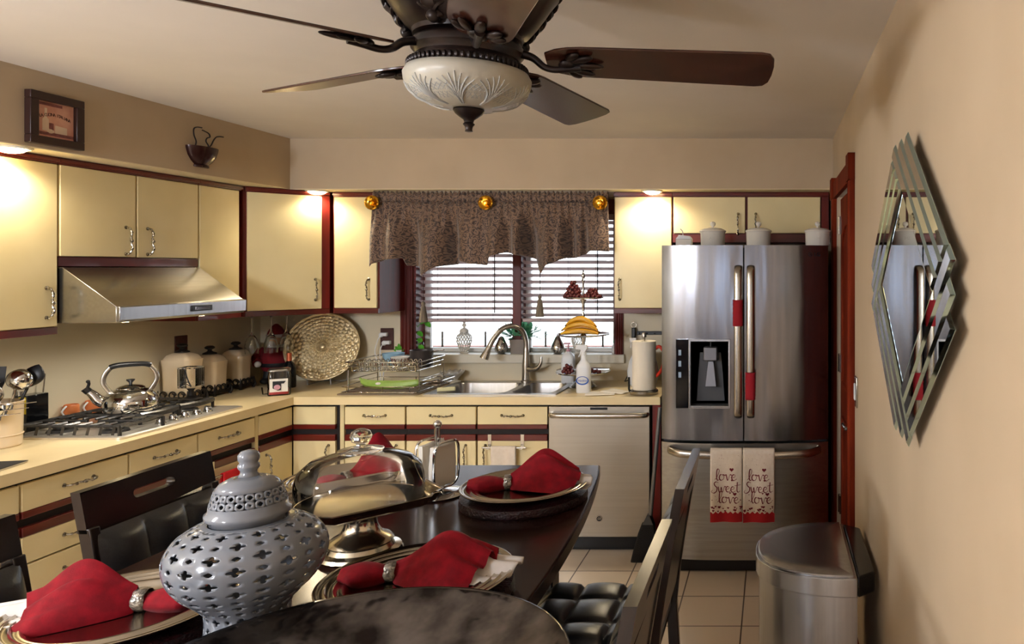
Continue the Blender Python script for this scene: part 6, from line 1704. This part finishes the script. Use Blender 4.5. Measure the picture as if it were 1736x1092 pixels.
b = MB(MF); b.prism([(-.024,-.04,.0122),(-.006,-.04,.0122),(-.006,-.012,.0122),(-.024,-.012,.0122)], (0,0,.0004)); b.prism([(-.078,-.062,.0122),(.078,-.062,.0122),(.078,-.050,.0122),(-.078,-.050,.0122)], (0,0,.0003)); b.prism([(-.07,.055,.0122),(.03,.055,.0122),(.03,.066,.0122),(-.07,.066,.0122)], (0,0,.0003))
b.build('printed_shape', pm('brown print ink', (140,84,78), .7, c2=(110,62,58), scale=40), pr, smooth=0)
# wall ornament: half bowl with wire steam
yc, zb_ = 3.735, 2.170
t = thing('wall_ornament', 'dark half-cup wall ornament with curling wire steam on the left soffit', 'wall decoration', (fx, yc, zb_))
hb = [(0,0),(.045,0),(.047,.010),(.040,.013),(.062,.030),(.082,.055),(.093,.085),(.096,.102),(.0,.102)]
b = MB(); seg = 28
vs = []; fs = []
for r_, z in hb:
    for k in range(seg+1):
        a = -pi/2+pi*k/seg; vs.append((fx+.0008+max(0, r_*.62*cos(a)), yc+r_*sin(a), zb_+z))
for i in range(len(hb)-1):
    for k in range(seg): fs.append((i*(seg+1)+k, i*(seg+1)+k+1, (i+1)*(seg+1)+k+1, (i+1)*(seg+1)+k))
b.add(vs, fs); b.build('cup', pm('dark glazed metal', (50,24,22), .2, .3), t)
for pts in ([(-.058,.10),(-.052,.125),(-.066,.155),(-.066,.185),(-.045,.197),(-.015,.199)], [(.018,.10),(.028,.115),(.012,.135),(.018,.152),(.038,.162),(.03,.178),(.0,.186),(-.012,.188)], [(.022,.10),(.045,.12),(.062,.148),(.08,.168),(.105,.176),(.13,.178)]):
    b = MB(); b.tube(smoothpath([(fx+.02, yc+p, zb_+q) for p, q in pts], 5), .0032, 6); b.build('steam_wire', M_iron, t)
# ------------------------------------------------------------------ light
wd_ = bpy.data.worlds.new('sky'); SC.world = wd_; wd_.use_nodes = True
nt = wd_.node_tree; bg = nt.nodes['Background']
bg.inputs['Color'].default_value = (.86, .93, 1.0, 1); bg.inputs['Strength'].default_value = 2.0
def area(name, loc, rot, sx, sy, power, color, portal=False):
    l = bpy.data.lights.new(name, 'AREA'); l.shape = 'RECTANGLE'; l.size = sx; l.size_y = sy
    l.energy = power; l.color = color
    if portal: l.cycles.is_portal = True
    o = bpy.data.objects.new(name, l); COL.objects.link(o); o.location = loc; o.rotation_euler = rot; return o
area('window portal', ((WX0+WX1)/2, YB+.24, (WZ0+WZ1)/2), (-pi/2, 0, 0), WX1-WX0, WZ1-WZ0, 1, (1,1,1), True)
area('rear portal', ((RX0+RX1)/2, YR-.15, (RZ0+RZ1)/2), (pi/2, 0, 0), RX1-RX0, RZ1-RZ0, 1, (1,1,1), True)
for i, (x, y) in enumerate(LAMPS):
    l = bpy.data.lights.new('recessed lamp', 'SPOT'); l.energy = 8; l.color = (1, .87, .66); l.spot_size = R(165); l.spot_blend = .6; l.shadow_soft_size = .03
    o = bpy.data.objects.new('recessed lamp', l); COL.objects.link(o); o.location = (x, y, 2.098)
for y in (3.30, 3.74):  # lamps added under the hood to brighten the wall behind the cooktop
    l = bpy.data.lights.new('hood fill lamp', 'SPOT'); l.energy = 3.2; l.color = (1, .95, .86); l.spot_size = R(160); l.spot_blend = .7; l.shadow_soft_size = .03
    o = bpy.data.objects.new('hood fill lamp', l); COL.objects.link(o); o.location = (-2.95, y, 1.412)
# added globe lamps out of view, brightening the ceiling and the room
M_fillglobe = pm('opal fill light globe', (255,246,232), .5, emis=(236,243,255), estr=110)
def fill_globe(x, y, lab):
    t = thing('ceiling_light', lab, 'ceiling light', (x, y, 1.74), 'added opal fill lamps out of view')
    b = MB(); b.lathe([(0,2.44),(.06,2.44),(.06,2.42),(.006,2.41),(.006,1.97),(.04,1.96),(.04,1.95),(0,1.95)], (x, y, 0), 24); b.build('mount', M_nickel, t)
    b = MB(); b.sphere((x, y, 1.85), .105, 24, 16); b.build('globe', M_fillglobe, t)
fill_globe(-2.75, .6, 'added opal fill lamp out of view, at the left of the dining side')
fill_globe(-2.2, -.6, 'added opal fill lamp out of view, at the middle of the dining side')
fill_globe(-2.7, -1.8, 'added opal fill lamp out of view, at the far end of the dining side')
SC.view_settings.view_transform = 'Standard'
try: SC.view_settings.look = 'None'
except Exception: pass
SC.view_settings.exposure = 1.25; SC.view_settings.gamma = 1; SC.view_settings.use_curve_mapping = False
SC.cycles.max_bounces = 10; SC.cycles.diffuse_bounces = 5; SC.cycles.glossy_bounces = 5; SC.cycles.transmission_bounces = 10; SC.cycles.transparent_max_bounces = 16
SC.cycles.sample_clamp_indirect = 6; SC.cycles.caustics_reflective = False; SC.cycles.caustics_refractive = False
